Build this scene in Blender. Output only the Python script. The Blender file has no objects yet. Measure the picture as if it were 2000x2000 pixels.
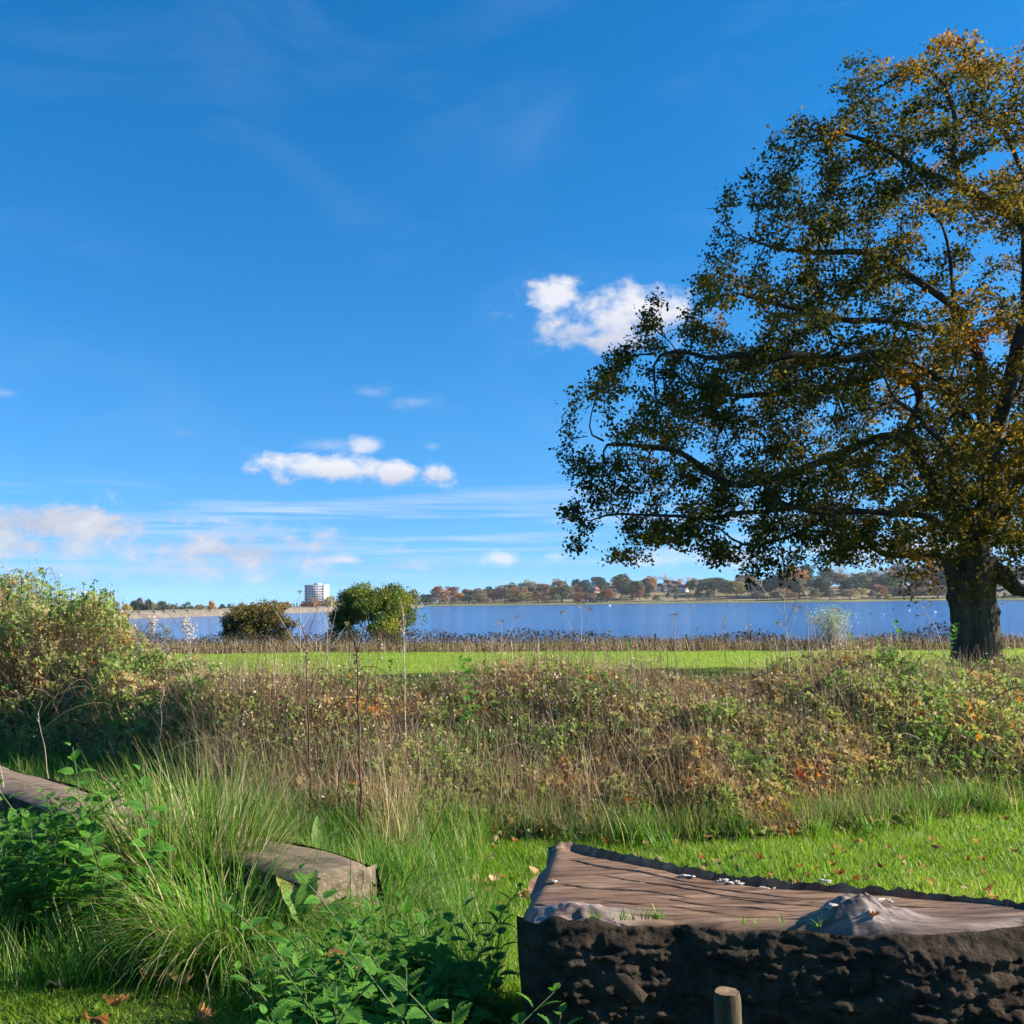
import bpy, math, random
import numpy as np
from mathutils import Vector, Matrix
R = math.radians
rng = np.random.default_rng(7)
random.seed(7)
sc = bpy.context.scene
COL = sc.collection

# ------------------------------------------------------------------ camera
CAMZ, F, PITCH, ROLL = 1.60, 1962.0, math.atan(173.5/1962.0), 0.0116   # the photograph is tilted by two thirds of a degree
cam = bpy.data.cameras.new('Camera'); cam_o = bpy.data.objects.new('Camera', cam); COL.objects.link(cam_o)
cam.sensor_width = 36; cam.sensor_fit = 'HORIZONTAL'; cam.lens = 36*F/2000
cam.clip_start = 0.05; cam.clip_end = 20000
cam_o.location = (0, 0, CAMZ); cam_o.rotation_euler = (Matrix.Rotation(math.pi/2+PITCH, 3, 'X') @ Matrix.Rotation(-ROLL, 3, 'Z')).to_euler()
sc.camera = cam_o
def ray(u, v):                       # photo pixel (2000 px wide) -> direction with y = 1
    a0 = (u-1000)/F; b0 = (1000-v)/F
    a = a0*math.cos(ROLL)+b0*math.sin(ROLL); b = b0*math.cos(ROLL)-a0*math.sin(ROLL)
    y = math.cos(PITCH)-b*math.sin(PITCH); z = math.sin(PITCH)+b*math.cos(PITCH)
    return a/y, z/y
def at_y(u, v, Y):
    x, z = ray(u, v); return np.array((x*Y, Y, CAMZ+z*Y))
def at_z(u, v, z=0.0):
    x, s = ray(u, v); Y = (z-CAMZ)/s; return np.array((x*Y, Y, z))
def project(P):
    P = np.asarray(P, float); y = P[:, 1]; z = P[:, 2]-CAMZ
    d = y*math.cos(PITCH)+z*math.sin(PITCH); h = -y*math.sin(PITCH)+z*math.cos(PITCH)
    a, b = P[:, 0]/d, h/d
    return 1000+F*(a*math.cos(ROLL)-b*math.sin(ROLL)), 1000-F*(b*math.cos(ROLL)+a*math.sin(ROLL))

# ------------------------------------------------------------------ light
SUN_AZ, SUN_EL = R(1), R(28)        # azimuth measured from the right (+x) towards the far side (+y)
sd = np.array((math.cos(SUN_AZ)*math.cos(SUN_EL), math.sin(SUN_AZ)*math.cos(SUN_EL), math.sin(SUN_EL)))
sun = bpy.data.lights.new('Sun', 'SUN'); sun_o = bpy.data.objects.new('Sun', sun); COL.objects.link(sun_o)
sun.energy = 5.0; sun.angle = R(0.5); sun.color = (1.0, 0.93, 0.82)
sun_o.rotation_euler = Vector(-sd).to_track_quat('-Z', 'Y').to_euler()
sun_o.location = (30, 10, 30)
sc.view_settings.view_transform = 'Standard'; sc.view_settings.look = 'None'
sc.view_settings.exposure = 1.3; sc.view_settings.gamma = 1.0
sc.view_settings.use_curve_mapping = False
sc.cycles.use_adaptive_sampling = True; sc.cycles.adaptive_threshold = 0.025
sc.cycles.max_bounces = 6; sc.cycles.diffuse_bounces = 3; sc.cycles.glossy_bounces = 2; sc.cycles.transmission_bounces = 3

# ------------------------------------------------------------------ node helpers
class NT:
    def __init__(s, tree): s.t = tree; s.n = tree.nodes; s.l = tree.links
    def new(s, typ, **kw):
        n = s.n.new(typ)
        for k, v in kw.items():
            if k == 'inp':
                for i, x in v.items():
                    if hasattr(x, 'is_linked') or isinstance(x, bpy.types.NodeSocket): s.l.new(x, n.inputs[i])
                    else: n.inputs[i].default_value = x
            else: setattr(n, k, v)
        return n
    def math(s, op, a, b=None, c=None, clamp=False):
        n = s.n.new('ShaderNodeMath'); n.operation = op; n.use_clamp = clamp
        for i, x in enumerate((a, b, c)):
            if x is None: continue
            if isinstance(x, bpy.types.NodeSocket): s.l.new(x, n.inputs[i])
            else: n.inputs[i].default_value = x
        return n.outputs[0]
    def mix(s, f, a, b, blend='MIX'):
        n = s.n.new('ShaderNodeMix'); n.data_type = 'RGBA'; n.blend_type = blend
        for i, x in ((0, f), (6, a), (7, b)):
            if isinstance(x, bpy.types.NodeSocket): s.l.new(x, n.inputs[i])
            else: n.inputs[i].default_value = x if i == 0 else (*x, 1) if len(x) == 3 else x
        return n.outputs[2]
    def ramp(s, f, stops, interp='LINEAR'):
        n = s.n.new('ShaderNodeValToRGB'); n.color_ramp.interpolation = interp
        e = n.color_ramp.elements
        while len(e) > 1: e.remove(e[0])
        for i, (p, c) in enumerate(stops):
            k = e[0] if i == 0 else e.new(p)
            k.position = p; k.color = (*c, 1) if len(c) == 3 else c
        s.l.new(f, n.inputs[0]); return n.outputs[0]
    def noise(s, vec, scale, detail=4, rough=0.55, dist=0.0, dim='3D'):
        n = s.n.new('ShaderNodeTexNoise'); n.noise_dimensions = dim
        n.inputs['Scale'].default_value = scale; n.inputs['Detail'].default_value = detail
        n.inputs['Roughness'].default_value = rough; n.inputs['Distortion'].default_value = dist
        if vec is not None: s.l.new(vec, n.inputs['Vector'])
        return n.outputs[0]
    def mapping(s, vec, scale=(1, 1, 1), rot=(0, 0, 0), loc=(0, 0, 0)):
        n = s.n.new('ShaderNodeMapping'); s.l.new(vec, n.inputs[0])
        n.inputs['Scale'].default_value = scale; n.inputs['Rotation'].default_value = rot; n.inputs['Location'].default_value = loc
        return n.outputs[0]

# ------------------------------------------------------------------ sky
def build_world():
    w = bpy.data.worlds.new('World'); sc.world = w; w.use_nodes = True
    t = NT(w.node_tree); t.n.clear()
    out = t.new('ShaderNodeOutputWorld'); bg = t.new('ShaderNodeBackground')
    sky = t.new('ShaderNodeTexSky', sky_type='NISHITA', sun_disc=False)
    sky.sun_elevation = SUN_EL; sky.sun_rotation = math.pi/2-SUN_AZ
    sky.altitude = 150; sky.air_density = 1.0; sky.dust_density = 0.15; sky.ozone_density = 4.0
    hs = t.new('ShaderNodeHueSaturation', inp={'Saturation': 1.34, 'Hue': 0.499, 'Value': 1.0, 'Color': sky.outputs[0]})
    tc = t.new('ShaderNodeTexCoord').outputs['Generated']
    sx = t.new('ShaderNodeSeparateXYZ', inp={0: tc}).outputs
    az = t.math('ARCTAN2', sx[0], sx[1]); el = t.math('ARCSINE', sx[2])
    lift = t.math('MULTIPLY_ADD', t.math('MAXIMUM', sx[2], 0.0), 0.88, 0.12)
    sv = t.new('ShaderNodeCombineXYZ', inp={0: sx[0], 1: sx[1], 2: lift}).outputs[0]
    t.l.new(sv, sky.inputs[0])
    def ang(u, v):
        x, z = ray(u, v); return math.atan2(x, 1), math.atan2(z, math.hypot(x, 1))
    comb = t.new('ShaderNodeCombineXYZ', inp={0: az, 1: el}).outputs[0]
    nz = t.noise(t.mapping(comb, (19, 30, 1)), 1.0, 10, 0.62, 0.15, '2D')
    nn = t.math('MULTIPLY_ADD', nz, 2.9, 1.0-1.25)          # 1 + noise
    # u, v, half width, half height, opacity, softness, grey
    clouds = [(1205, 615, 165, 64, .96, 1.05, 0), (1090, 578, 66, 42, .92, .9, 0), (1125, 645, 50, 32, .7, 1.0, 0),
              (650, 917, 165, 28, .95, .95, 0), (775, 920, 80, 23, .95, .95, 0), (845, 922, 40, 27, .95, .95, 0), (715, 868, 40, 20, .75, 1.3, 0),
              (630, 868, 66, 15, .38, 1.6, 0), (845, 873, 18, 10, .3, 1.6, 0),
              (672, 1092, 50, 13, .9, 1.0, 0), (980, 1090, 56, 15, .75, 1.2, 0), (1085, 1086, 50, 12, .6, 1.2, 0), (1400, 1090, 170, 24, .6, 1.4, 0), (1700, 1070, 200, 28, .6, 1.4, 0),
              (820, 785, 66, 17, .32, 1.8, 0), (735, 765, 38, 13, .28, 1.8, 0), (10, 768, 40, 14, .3, 1.6, 0),
              (100, 1023, 215, 40, .98, .9, 1), (30, 1066, 220, 28, .85, 1.2, 1), (470, 1078, 240, 44, .92, 1.2, 1), (400, 1112, 270, 26, .65, 1.5, 1), (630, 1046, 34, 11, .6, 1.3, 1),
              (360, 848, 64, 12, .2, 1.8, 1), (820, 1003, 50, 8, .45, 1.4, 1), (100, 1122, 240, 22, .6, 1.5, 1), (780, 1105, 90, 12, .5, 1.5, 1)]
    al = [None, None]; bottom = None
    for (u, v, hw, hh, op, soft, g) in clouds:
        a0, e0 = ang(u, v); ka = F/hw; ke = F/hh
        mp = t.mapping(comb, (ka, ke, 1), loc=(-a0*ka, -e0*ke, 0))
        r = t.new('ShaderNodeVectorMath', operation='LENGTH', inp={0: mp}).outputs['Value']
        mr = t.new('ShaderNodeMapRange', interpolation_type='SMOOTHSTEP', inp={0: t.math('SUBTRACT', nn, r), 1: 0.0, 2: soft, 3: 0.0, 4: op}).outputs[0]
        al[g] = mr if al[g] is None else t.math('MAXIMUM', al[g], mr)
        if op > .9 and hw > 100:                           # flat greyer undersides of the big cumulus: their shade put into the sky colour
            sh = t.math('MULTIPLY', t.math('MULTIPLY_ADD', t.new('ShaderNodeSeparateXYZ', inp={0: mp}).outputs[1], -.55, .15, clamp=True), t.math('GREATER_THAN', 1.6, r))
            bottom = sh if bottom is None else t.math('MAXIMUM', bottom, sh)
    # thin high streaks, in wide bands above the horizon and faint veils higher up
    st = t.noise(t.mapping(comb, (3.2, 75, 1), rot=(0, 0, R(-2.0))), 1.0, 5, 0.6, 0.4)
    lo = ang(1000, 1130)[1]; hi = ang(1000, 960)[1]
    band = t.math('MULTIPLY', t.math('DIVIDE', t.math('SUBTRACT', el, lo-0.02), 0.05, clamp=True), t.math('DIVIDE', t.math('SUBTRACT', hi+0.015, el), 0.03, clamp=True))
    cir = t.math('MULTIPLY', t.math('MULTIPLY', t.math('DIVIDE', t.math('SUBTRACT', st, 0.47), 0.20, clamp=True), band), 0.6)
    veil = t.noise(t.mapping(comb, (3.0, 7.0, 1), rot=(0, 0, R(14))), 1.0, 6, 0.62, 0.9)
    cir2 = t.math('MULTIPLY', t.math('DIVIDE', t.math('SUBTRACT', veil, 0.5), 0.3, clamp=True), 0.075)
    cir = t.math('MAXIMUM', cir, cir2)
    c = t.mix(cir, hs.outputs[0], (3.3, 3.8, 4.5))
    gv = t.math('MULTIPLY_ADD', nz, 2.4, -.7, clamp=True)
    c = t.mix(al[1], c, t.mix(gv, (2.1, 2.4, 3.1), (3.5, 3.6, 4.0)))
    c = t.mix(al[0], c, t.mix(bottom, (4.25, 4.25, 4.5), (2.5, 2.65, 3.3)))
    t.l.new(c, bg.inputs[0]); bg.inputs[1].default_value = 0.088
    t.l.new(bg.outputs[0], out.inputs[0])
    w.cycles.sampling_method = 'MANUAL'; w.cycles.sample_map_resolution = 256
build_world()

# ------------------------------------------------------------------ materials
def new_mat(name):
    m = bpy.data.materials.new(name); m.use_nodes = True
    t = NT(m.node_tree); t.n.clear()
    out = t.new('ShaderNodeOutputMaterial')
    return m, t, out
def leaf_mat(name, stops, trans=0.45, rough=0.45, spec=0.35, inst=0.0, tboost=1.25, bump=False):
    """leaf or blade: colour from the per-leaf attribute 'tint', light passes through"""
    m, t, out = new_mat(name)
    a = t.new('ShaderNodeAttribute', attribute_name='tint').outputs['Fac']
    if inst:
        oi = t.new('ShaderNodeObjectInfo').outputs['Random']
        a = t.math('ADD', a, t.math('MULTIPLY', t.math('SUBTRACT', oi, 0.5), inst), clamp=True)
    c = t.ramp(a, stops)
    p = t.new('ShaderNodeBsdfPrincipled', inp={'Base Color': c, 'Roughness': rough, 'Specular IOR Level': spec})
    if bump:
        tc = t.new('ShaderNodeTexCoord').outputs['Object']
        b = t.new('ShaderNodeBump', inp={'Strength': 0.5, 'Distance': 0.004, 'Height': t.noise(tc, 90, 3)})
        t.l.new(b.outputs[0], p.inputs['Normal'])
    tr = t.new('ShaderNodeBsdfTranslucent', inp={'Color': t.mix(1.0, c, (tboost, tboost, tboost*0.75), 'MULTIPLY')})
    mx = t.new('ShaderNodeMixShader', inp={0: trans, 1: p.outputs[0], 2: tr.outputs[0]})
    t.l.new(mx.outputs[0], out.inputs[0]); return m
def objcol_mat(name, rough=0.8, trans=0.25, vary=0.35):
    """far foliage: the object's own colour, varied per leaf clump"""
    m, t, out = new_mat(name)
    oc = t.new('ShaderNodeObjectInfo').outputs['Color']
    a = t.new('ShaderNodeAttribute', attribute_name='tint').outputs['Fac']
    f = t.math('ADD', 1.0-vary, t.math('MULTIPLY', a, 2*vary))
    v = t.new('ShaderNodeCombineXYZ', inp={0: f, 1: f, 2: f}).outputs[0]
    c = t.mix(1.0, oc, v, 'MULTIPLY')
    p = t.new('ShaderNodeBsdfPrincipled', inp={'Base Color': c, 'Roughness': rough, 'Specular IOR Level': 0.15})
    tr = t.new('ShaderNodeBsdfTranslucent', inp={'Color': c})
    mx = t.new('ShaderNodeMixShader', inp={0: trans, 1: p.outputs[0], 2: tr.outputs[0]})
    t.l.new(mx.outputs[0], out.inputs[0]); return m
def plain_mat(name, c1, c2=None, scale=4.0, rough=0.8, spec=0.25, bump=0.0, bscale=30.0, bdist=0.01, coord='Object', stretch=(1, 1, 1), lo=0.35, hi=0.65):
    m, t, out = new_mat(name)
    tc = t.new('ShaderNodeTexCoord').outputs[coord]
    mp = t.mapping(tc, stretch)
    p = t.new('ShaderNodeBsdfPrincipled', inp={'Roughness': rough, 'Specular IOR Level': spec, 'Base Color': (*c1, 1)})
    if c2:
        t.l.new(t.ramp(t.noise(mp, scale, 6, 0.6), [(lo, c1), (hi, c2)]), p.inputs['Base Color'])
    if bump:
        b = t.new('ShaderNodeBump', inp={'Strength': bump, 'Distance': bdist, 'Height': t.noise(mp, bscale, 6, 0.65)})
        t.l.new(b.outputs[0], p.inputs['Normal'])
    t.l.new(p.outputs[0], out.inputs[0]); return m

M = {}
GREEN_DK, GREEN, GREEN_LT = (.012, .045, .010), (.035, .12, .014), (.10, .24, .020)
M['lawn'] = leaf_mat('lawn blade', [(0, (.09, .18, .014)), (.45, (.19, .33, .024)), (.8, (.31, .44, .04)), (.93, (.34, .40, .06)), (1, (.50, .42, .18))], .55, .4, .35, .25)
M['field'] = leaf_mat('field blade', [(0, (.15, .25, .03)), (.6, (.27, .38, .045)), (1, (.42, .48, .10))], .55, .45, .3, .3)
M['rough'] = leaf_mat('rough grass blade', [(0, (.03, .10, .012)), (.5, (.09, .24, .02)), (.8, (.22, .36, .05)), (1, (.45, .40, .16))], .5, .4, .35, .3)
M['straw'] = leaf_mat('straw', [(0, (.20, .125, .065)), (.5, (.42, .30, .16)), (1, (.64, .51, .30))], .3, .7, .1, .2)
M['tuft'] = leaf_mat('tussock blade', [(0, (.03, .09, .012)), (.45, (.085, .22, .02)), (.75, (.20, .36, .04)), (.9, (.36, .36, .10)), (1, (.52, .44, .20))], .45, .5, .12)
M['nettle'] = leaf_mat('nettle leaf', [(0, (.04, .12, .018)), (.5, (.09, .25, .03)), (.9, (.20, .38, .05)), (1, (.36, .40, .08))], .45, .55, .18, .45, bump=True)
M['dock'] = leaf_mat('dock leaf', [(0, (.05, .16, .02)), (.6, (.16, .28, .04)), (.85, (.34, .30, .06)), (1, (.20, .10, .04))], .4, .4, .4, .2, bump=True)
M['bramble'] = leaf_mat('bramble leaf', [(0, (.05, .12, .022)), (.35, (.12, .235, .045)), (.62, (.28, .36, .09)), (.75, (.36, .26, .12)), (.86, (.46, .32, .17)), (.93, (.60, .38, .04)), (.97, (.60, .17, .025)), (1, (.36, .06, .02))], .42, .6, .15)
M['dead'] = leaf_mat('dead stem', [(0, (.07, .04, .026)), (.45, (.28, .18, .11)), (.75, (.56, .42, .27)), (1, (.74, .62, .44))], .25, .75, .1)
M['cane'] = leaf_mat('bramble cane', [(0, (.06, .02, .02)), (.6, (.10, .05, .03)), (1, (.10, .13, .04))], 0.0, .5, .4)
M['oakleaf'] = leaf_mat('oak leaf', [(0, (.018, .034, .008)), (.35, (.050, .055, .012)), (.6, (.125, .095, .016)), (.78, (.27, .17, .02)), (.92, (.42, .17, .018)), (1, (.33, .09, .015))], .5, .65, .08)
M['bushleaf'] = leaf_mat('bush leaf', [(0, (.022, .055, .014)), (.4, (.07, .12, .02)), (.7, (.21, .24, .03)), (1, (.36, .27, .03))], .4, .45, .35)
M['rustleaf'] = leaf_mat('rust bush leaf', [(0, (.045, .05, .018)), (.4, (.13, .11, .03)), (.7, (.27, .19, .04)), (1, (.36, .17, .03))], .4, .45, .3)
M['paleleaf'] = leaf_mat('pale shrub leaf', [(0, (.22, .28, .14)), (1, (.50, .55, .34))], .4, .5, .3)
M['fallen'] = leaf_mat('fallen leaf', [(0, (.22, .08, .025)), (.5, (.42, .20, .07)), (1, (.58, .40, .22))], .25, .7, .15, .9)
M['far'] = objcol_mat('far foliage')
M['fartrunk'] = plain_mat('far bark', (.10, .085, .07))
M['oakbark'] = plain_mat('oak bark', (.035, .028, .022), (.11, .09, .07), 6, .9, .15, .9, 10, .06, stretch=(1, 1, .18))
M['twig'] = plain_mat('oak branch bark', (.03, .024, .02), (.075, .06, .05), 5, .9, .15, .5, 14, .02)
M['greytwig'] = plain_mat('pale twig', (.30, .27, .23), (.46, .43, .38), 9, .8)
M['water'] = None

# ------------------------------------------------------------------ numpy mesh helpers
def hash3(i, j, k):
    n = (i*374761393 + j*668265263 + k*2147483647 + 1274126177) & 0x7fffffff
    n = ((n ^ (n >> 13))*1274126177) & 0x7fffffff
    return ((n ^ (n >> 16)) & 0xffff)/65535.0
def vnoise(x, y, z=0.0):
    x, y, z = np.broadcast_arrays(np.asarray(x, float), np.asarray(y, float), np.asarray(z, float))
    xi, yi, zi = np.floor(x).astype(np.int64), np.floor(y).astype(np.int64), np.floor(z).astype(np.int64)
    fx, fy, fz = x-xi, y-yi, z-zi
    fx, fy, fz = [f*f*(3-2*f) for f in (fx, fy, fz)]
    o = 0
    for a in (0, 1):
        for b in (0, 1):
            for c in (0, 1):
                o = o + hash3(xi+a, yi+b, zi+c)*(fx if a else 1-fx)*(fy if b else 1-fy)*(fz if c else 1-fz)
    return o
def fbm(x, y, z=0.0, o=4, g=0.5):
    s, a, t = 0, 1.0, 0
    for i in range(o):
        f = 2.03**i
        s = s+a*vnoise(np.asarray(x)*f+i*17.3, np.asarray(y)*f+i*9.1, np.asarray(z)*f+i*3.7); t += a; a *= g
    return s/t
def mesh_from(name, V, faces, tint=None, mat=None, smooth=False):
    """faces: list of integer arrays (n,3) or (n,4)"""
    me = bpy.data.meshes.new(name)
    V = np.ascontiguousarray(V, np.float32)
    faces = [np.asarray(f, np.int32) for f in faces if len(f)]
    idx = np.concatenate([f.ravel() for f in faces]); cnt = np.concatenate([np.full(len(f), f.shape[1], np.int32) for f in faces])
    me.vertices.add(len(V)); me.vertices.foreach_set('co', V.ravel())
    me.loops.add(len(idx)); me.loops.foreach_set('vertex_index', idx)
    me.polygons.add(len(cnt))
    me.polygons.foreach_set('loop_start', np.concatenate(([0], np.cumsum(cnt)[:-1])).astype(np.int32))
    if smooth: me.polygons.foreach_set('use_smooth', np.ones(len(cnt), bool))
    if tint is not None:
        a = me.attributes.new('tint', 'FLOAT', 'POINT'); a.data.foreach_set('value', np.ascontiguousarray(tint, np.float32))
    me.update(calc_edges=True)
    if mat is not None: me.materials.append(mat)
    return me
def obj(name, me, parent=None, loc=(0, 0, 0), rot=(0, 0, 0), scale=(1, 1, 1)):
    o = bpy.data.objects.new(name, me); COL.objects.link(o)
    o.location = loc; o.rotation_euler = rot; o.scale = scale
    if parent is not None: o.parent = parent
    return o
def tag(o, label=None, cat=None, group=None, kind=None):
    if label: o['label'] = label
    if cat: o['category'] = cat
    if group: o['group'] = group
    if kind: o['kind'] = kind
    return o
def empty(name, loc=(0, 0, 0), label=None, cat=None, group=None, rz=0.0, scale=(1, 1, 1)):
    o = bpy.data.objects.new(name, None); COL.objects.link(o); o.location = loc; o.rotation_euler = (0, 0, rz); o.scale = scale
    o.empty_display_size = 0.1
    return tag(o, label, cat, group)
def copy_tree(o, parent=None):
    c = o.copy(); COL.objects.link(c); c.parent = parent
    for ch in list(o.children): copy_tree(ch, c)
    return c
def norm(v): return v/np.maximum(np.linalg.norm(v, axis=-1, keepdims=True), 1e-9)
def frames(d, roll=None):
    """rotation matrices whose local +y runs along d"""
    d = norm(np.asarray(d, float)); n = len(d)
    h = np.where(np.abs(d[:, 2:3]) > .95, np.array([[1., 0, 0]]), np.array([[0, 0, 1.]]))
    x = norm(np.cross(d, h)); z = np.cross(x, d)
    if roll is None: roll = rng.uniform(0, 2*np.pi, n)
    c, s = np.cos(roll)[:, None], np.sin(roll)[:, None]
    x2 = x*c+z*s; z2 = -x*s+z*c
    return np.stack([x2, d, z2], axis=2)          # columns
def stamp(TV, TF, pos, Rm, scl, tint, tvar=None):
    """copies of a small template at many places -> one vertex soup"""
    TV = np.asarray(TV, float); k = len(TV); n = len(pos)
    scl = np.asarray(scl, float); scl = scl[:, None, None] if scl.ndim == 1 else scl[:, None, :]
    V = np.einsum('nij,nkj->nki', Rm, TV[None]*scl)+np.asarray(pos)[:, None, :]
    Fc = np.asarray(TF, np.int64)[None]+(np.arange(n)*k)[:, None, None]
    tt = np.repeat(np.asarray(tint, float)[:, None], k, 1)
    if tvar is not None: tt = tt+np.asarray(tvar)[None]
    return V.reshape(-1, 3), Fc.reshape(-1, np.asarray(TF).shape[1]), np.clip(tt, 0, 1).ravel()
def join(parts):
    V, Fs, T, o = [], {}, [], 0
    for v, f, t in parts:
        if not len(v): continue
        V.append(v); T.append(t); Fs.setdefault(f.shape[1], []).append(f+o); o += len(v)
    return np.concatenate(V), [np.concatenate(x) for x in Fs.values()], np.concatenate(T)
KITE_V = [(0, 0, 0), (.34, .48, .10), (0, 1, -.02), (-.34, .48, .10)]
KITE_F = [(0, 1, 2), (0, 2, 3)]
LEAF_V = [(0, 0, 0), (.30, .22, .06), (.36, .50, .05), (0, 1, -.16), (-.36, .50, .05), (-.30, .22, .06), (0, .5, -.02)]
LEAF_F = [(0, 1, 6), (1, 2, 6), (2, 3, 6), (3, 4, 6), (4, 5, 6), (5, 0, 6)]
OAK_V = [(0, 0, 0), (.16, .25, .03), (.34, .42, .08), (.22, .55, .04), (.36, .74, .06), (0, 1, -.05), (-.36, .74, .06), (-.22, .55, .04), (-.34, .42, .08), (-.16, .25, .03), (0, .5, -.02)]
OAK_F = [(i, i+1, 10) for i in range(9)]+[(9, 0, 10)]
def blades(pos, length, width, az, lean, curl, tint, seg=4, tipw=0.12, tgrad=0.0, twist=0.6):
    """ribbons that start upright, lean towards az by 'lean' and bend on by 'curl' (radians) to the tip"""
    pos = np.asarray(pos, float); n = len(pos)
    length, width, az, lean, curl, tint = [np.broadcast_to(np.asarray(x, float), (n,)) for x in (length, width, az, lean, curl, tint)]
    ts = np.linspace(0, 1, seg+1); p = np.zeros((n, seg+1, 3)); p[:, 0] = pos
    for i in range(seg):
        a = lean+curl*(ts[i]+.5/seg)**1.3
        st = np.stack([np.sin(a)*np.cos(az), np.sin(a)*np.sin(az), np.cos(a)], 1)*(length/seg)[:, None]
        p[:, i+1] = p[:, i]+st
    wa = az+np.pi/2+rng.uniform(-twist, twist, n)
    wd = np.stack([np.cos(wa), np.sin(wa), np.zeros(n)], 1)
    prof = np.maximum(np.minimum(1.0, (1-ts)*1.8), tipw)*.5
    off = wd[:, None, :]*(width[:, None]*prof[None])[:, :, None]
    V = np.stack([p-off, p+off], 2).reshape(n, (seg+1)*2, 3)
    f = np.array([(2*i, 2*i+1, 2*i+3, 2*i+2) for i in range(seg)])
    Fc = f[None]+(np.arange(n)*(seg+1)*2)[:, None, None]
    T = np.repeat(tint[:, None], (seg+1)*2, 1)+np.repeat(ts, 2)[None]*tgrad
    return V.reshape(-1, 3), Fc.reshape(-1, 4), np.clip(T, 0, 1).ravel()
def tube(pts, radii, sides=6, tint=0.5, cap=True):
    pts = np.asarray(pts, float); n = len(pts); radii = np.broadcast_to(np.asarray(radii, float), (n,))
    tg = np.gradient(pts, axis=0) if n > 2 else np.repeat(pts[1:]-pts[:1], n, 0)
    tg = norm(tg); ref = np.array((1., 0, 0)) if abs(tg[0, 2]) > .8 else np.array((0, 0, 1.))
    xs = []; x = norm(np.cross(tg[0], ref))
    for i in range(n):
        x = norm(x-tg[i]*np.dot(x, tg[i])); xs.append(x)
    xs = np.array(xs); ys = np.cross(tg, xs)
    a = np.arange(sides)*2*np.pi/sides
    V = pts[:, None]+radii[:, None, None]*(xs[:, None]*np.cos(a)[None, :, None]+ys[:, None]*np.sin(a)[None, :, None])
    i = np.arange(n-1)[:, None]*sides; j = np.arange(sides)[None]; j2 = (j+1) % sides
    q = np.stack([i+j, i+j2, i+sides+j2, i+sides+j], 2).reshape(-1, 4)
    V = V.reshape(-1, 3)
    if cap and radii[-1] > 1e-4 and sides == 4: q = np.concatenate([q, [[(n-1)*sides+k for k in range(4)]]])
    return V, q, np.full(len(V), tint)
def box_vf(x0, x1, y0, y1, z0, z1):
    V = [(x, y, z) for x in (x0, x1) for y in (y0, y1) for z in (z0, z1)]
    return np.array(V, float), np.array([(0, 1, 3, 2), (4, 6, 7, 5), (0, 4, 5, 1), (2, 3, 7, 6), (0, 2, 6, 4), (1, 5, 7, 3)])
def box(name, b, mat, parent=None, loc=(0, 0, 0)):
    V, q = box_vf(*b); return obj(name, mesh_from(name, V, [q], None, mat), parent, loc)
def grid_faces(ni, nj):
    i = np.arange(ni-1)[:, None]; j = np.arange(nj-1)[None]
    return np.stack([i*nj+j, (i+1)*nj+j, (i+1)*nj+j+1, i*nj+j+1], 2).reshape(-1, 4)
def scatter(name, protos, pos, rotz, scale, idx, tilt=None):
    """one object of uncountable stuff: prototype clumps instanced on points with geometry nodes"""
    pc = bpy.data.collections.new(name+' clumps')
    for i, me in enumerate(protos):
        o = bpy.data.objects.new('%s_clump_%02d' % (name, i), me); pc.objects.link(o)
    me = bpy.data.meshes.new(name); n = len(pos)
    me.vertices.add(n); me.vertices.foreach_set('co', np.ascontiguousarray(pos, np.float32).ravel())
    rot = np.zeros((n, 3)); rot[:, 2] = rotz
    if tilt is not None: rot[:, :2] = tilt
    for nm, typ, key, arr in (('rot', 'FLOAT_VECTOR', 'vector', rot), ('scl', 'FLOAT_VECTOR', 'vector', scale), ('idx', 'INT', 'value', idx)):
        a = me.attributes.new(nm, typ, 'POINT')
        a.data.foreach_set(key, np.ascontiguousarray(arr, np.int32 if typ == 'INT' else np.float32).ravel())
    o = obj(name, me); o['kind'] = 'stuff'
    g = bpy.data.node_groups.new(name, 'GeometryNodeTree')
    g.interface.new_socket('Geometry', in_out='INPUT', socket_type='NodeSocketGeometry'); g.interface.new_socket('Geometry', in_out='OUTPUT', socket_type='NodeSocketGeometry')
    N, L = g.nodes, g.links
    gi, go = N.new('NodeGroupInput'), N.new('NodeGroupOutput')
    mp = N.new('GeometryNodeMeshToPoints'); ip = N.new('GeometryNodeInstanceOnPoints'); ci = N.new('GeometryNodeCollectionInfo')
    ci.inputs['Collection'].default_value = pc; ci.inputs['Separate Children'].default_value = True; ci.inputs['Reset Children'].default_value = True
    ip.inputs['Pick Instance'].default_value = True
    def attr(nm, typ):
        a = N.new('GeometryNodeInputNamedAttribute'); a.data_type = typ; a.inputs['Name'].default_value = nm
        return next(s for s in a.outputs if s.enabled and s.name == 'Attribute')
    e2r = N.new('FunctionNodeEulerToRotation')
    L.new(attr('rot', 'FLOAT_VECTOR'), e2r.inputs[0]); L.new(e2r.outputs[0], ip.inputs['Rotation'])
    L.new(attr('scl', 'FLOAT_VECTOR'), ip.inputs['Scale']); L.new(attr('idx', 'INT'), ip.inputs['Instance Index'])
    L.new(gi.outputs[0], mp.inputs[0]); L.new(mp.outputs[0], ip.inputs['Points']); L.new(ci.outputs[0], ip.inputs['Instance'])
    L.new(ip.outputs[0], go.inputs[0])
    md = o.modifiers.new('clumps', 'NODES'); md.node_group = g
    return o

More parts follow.
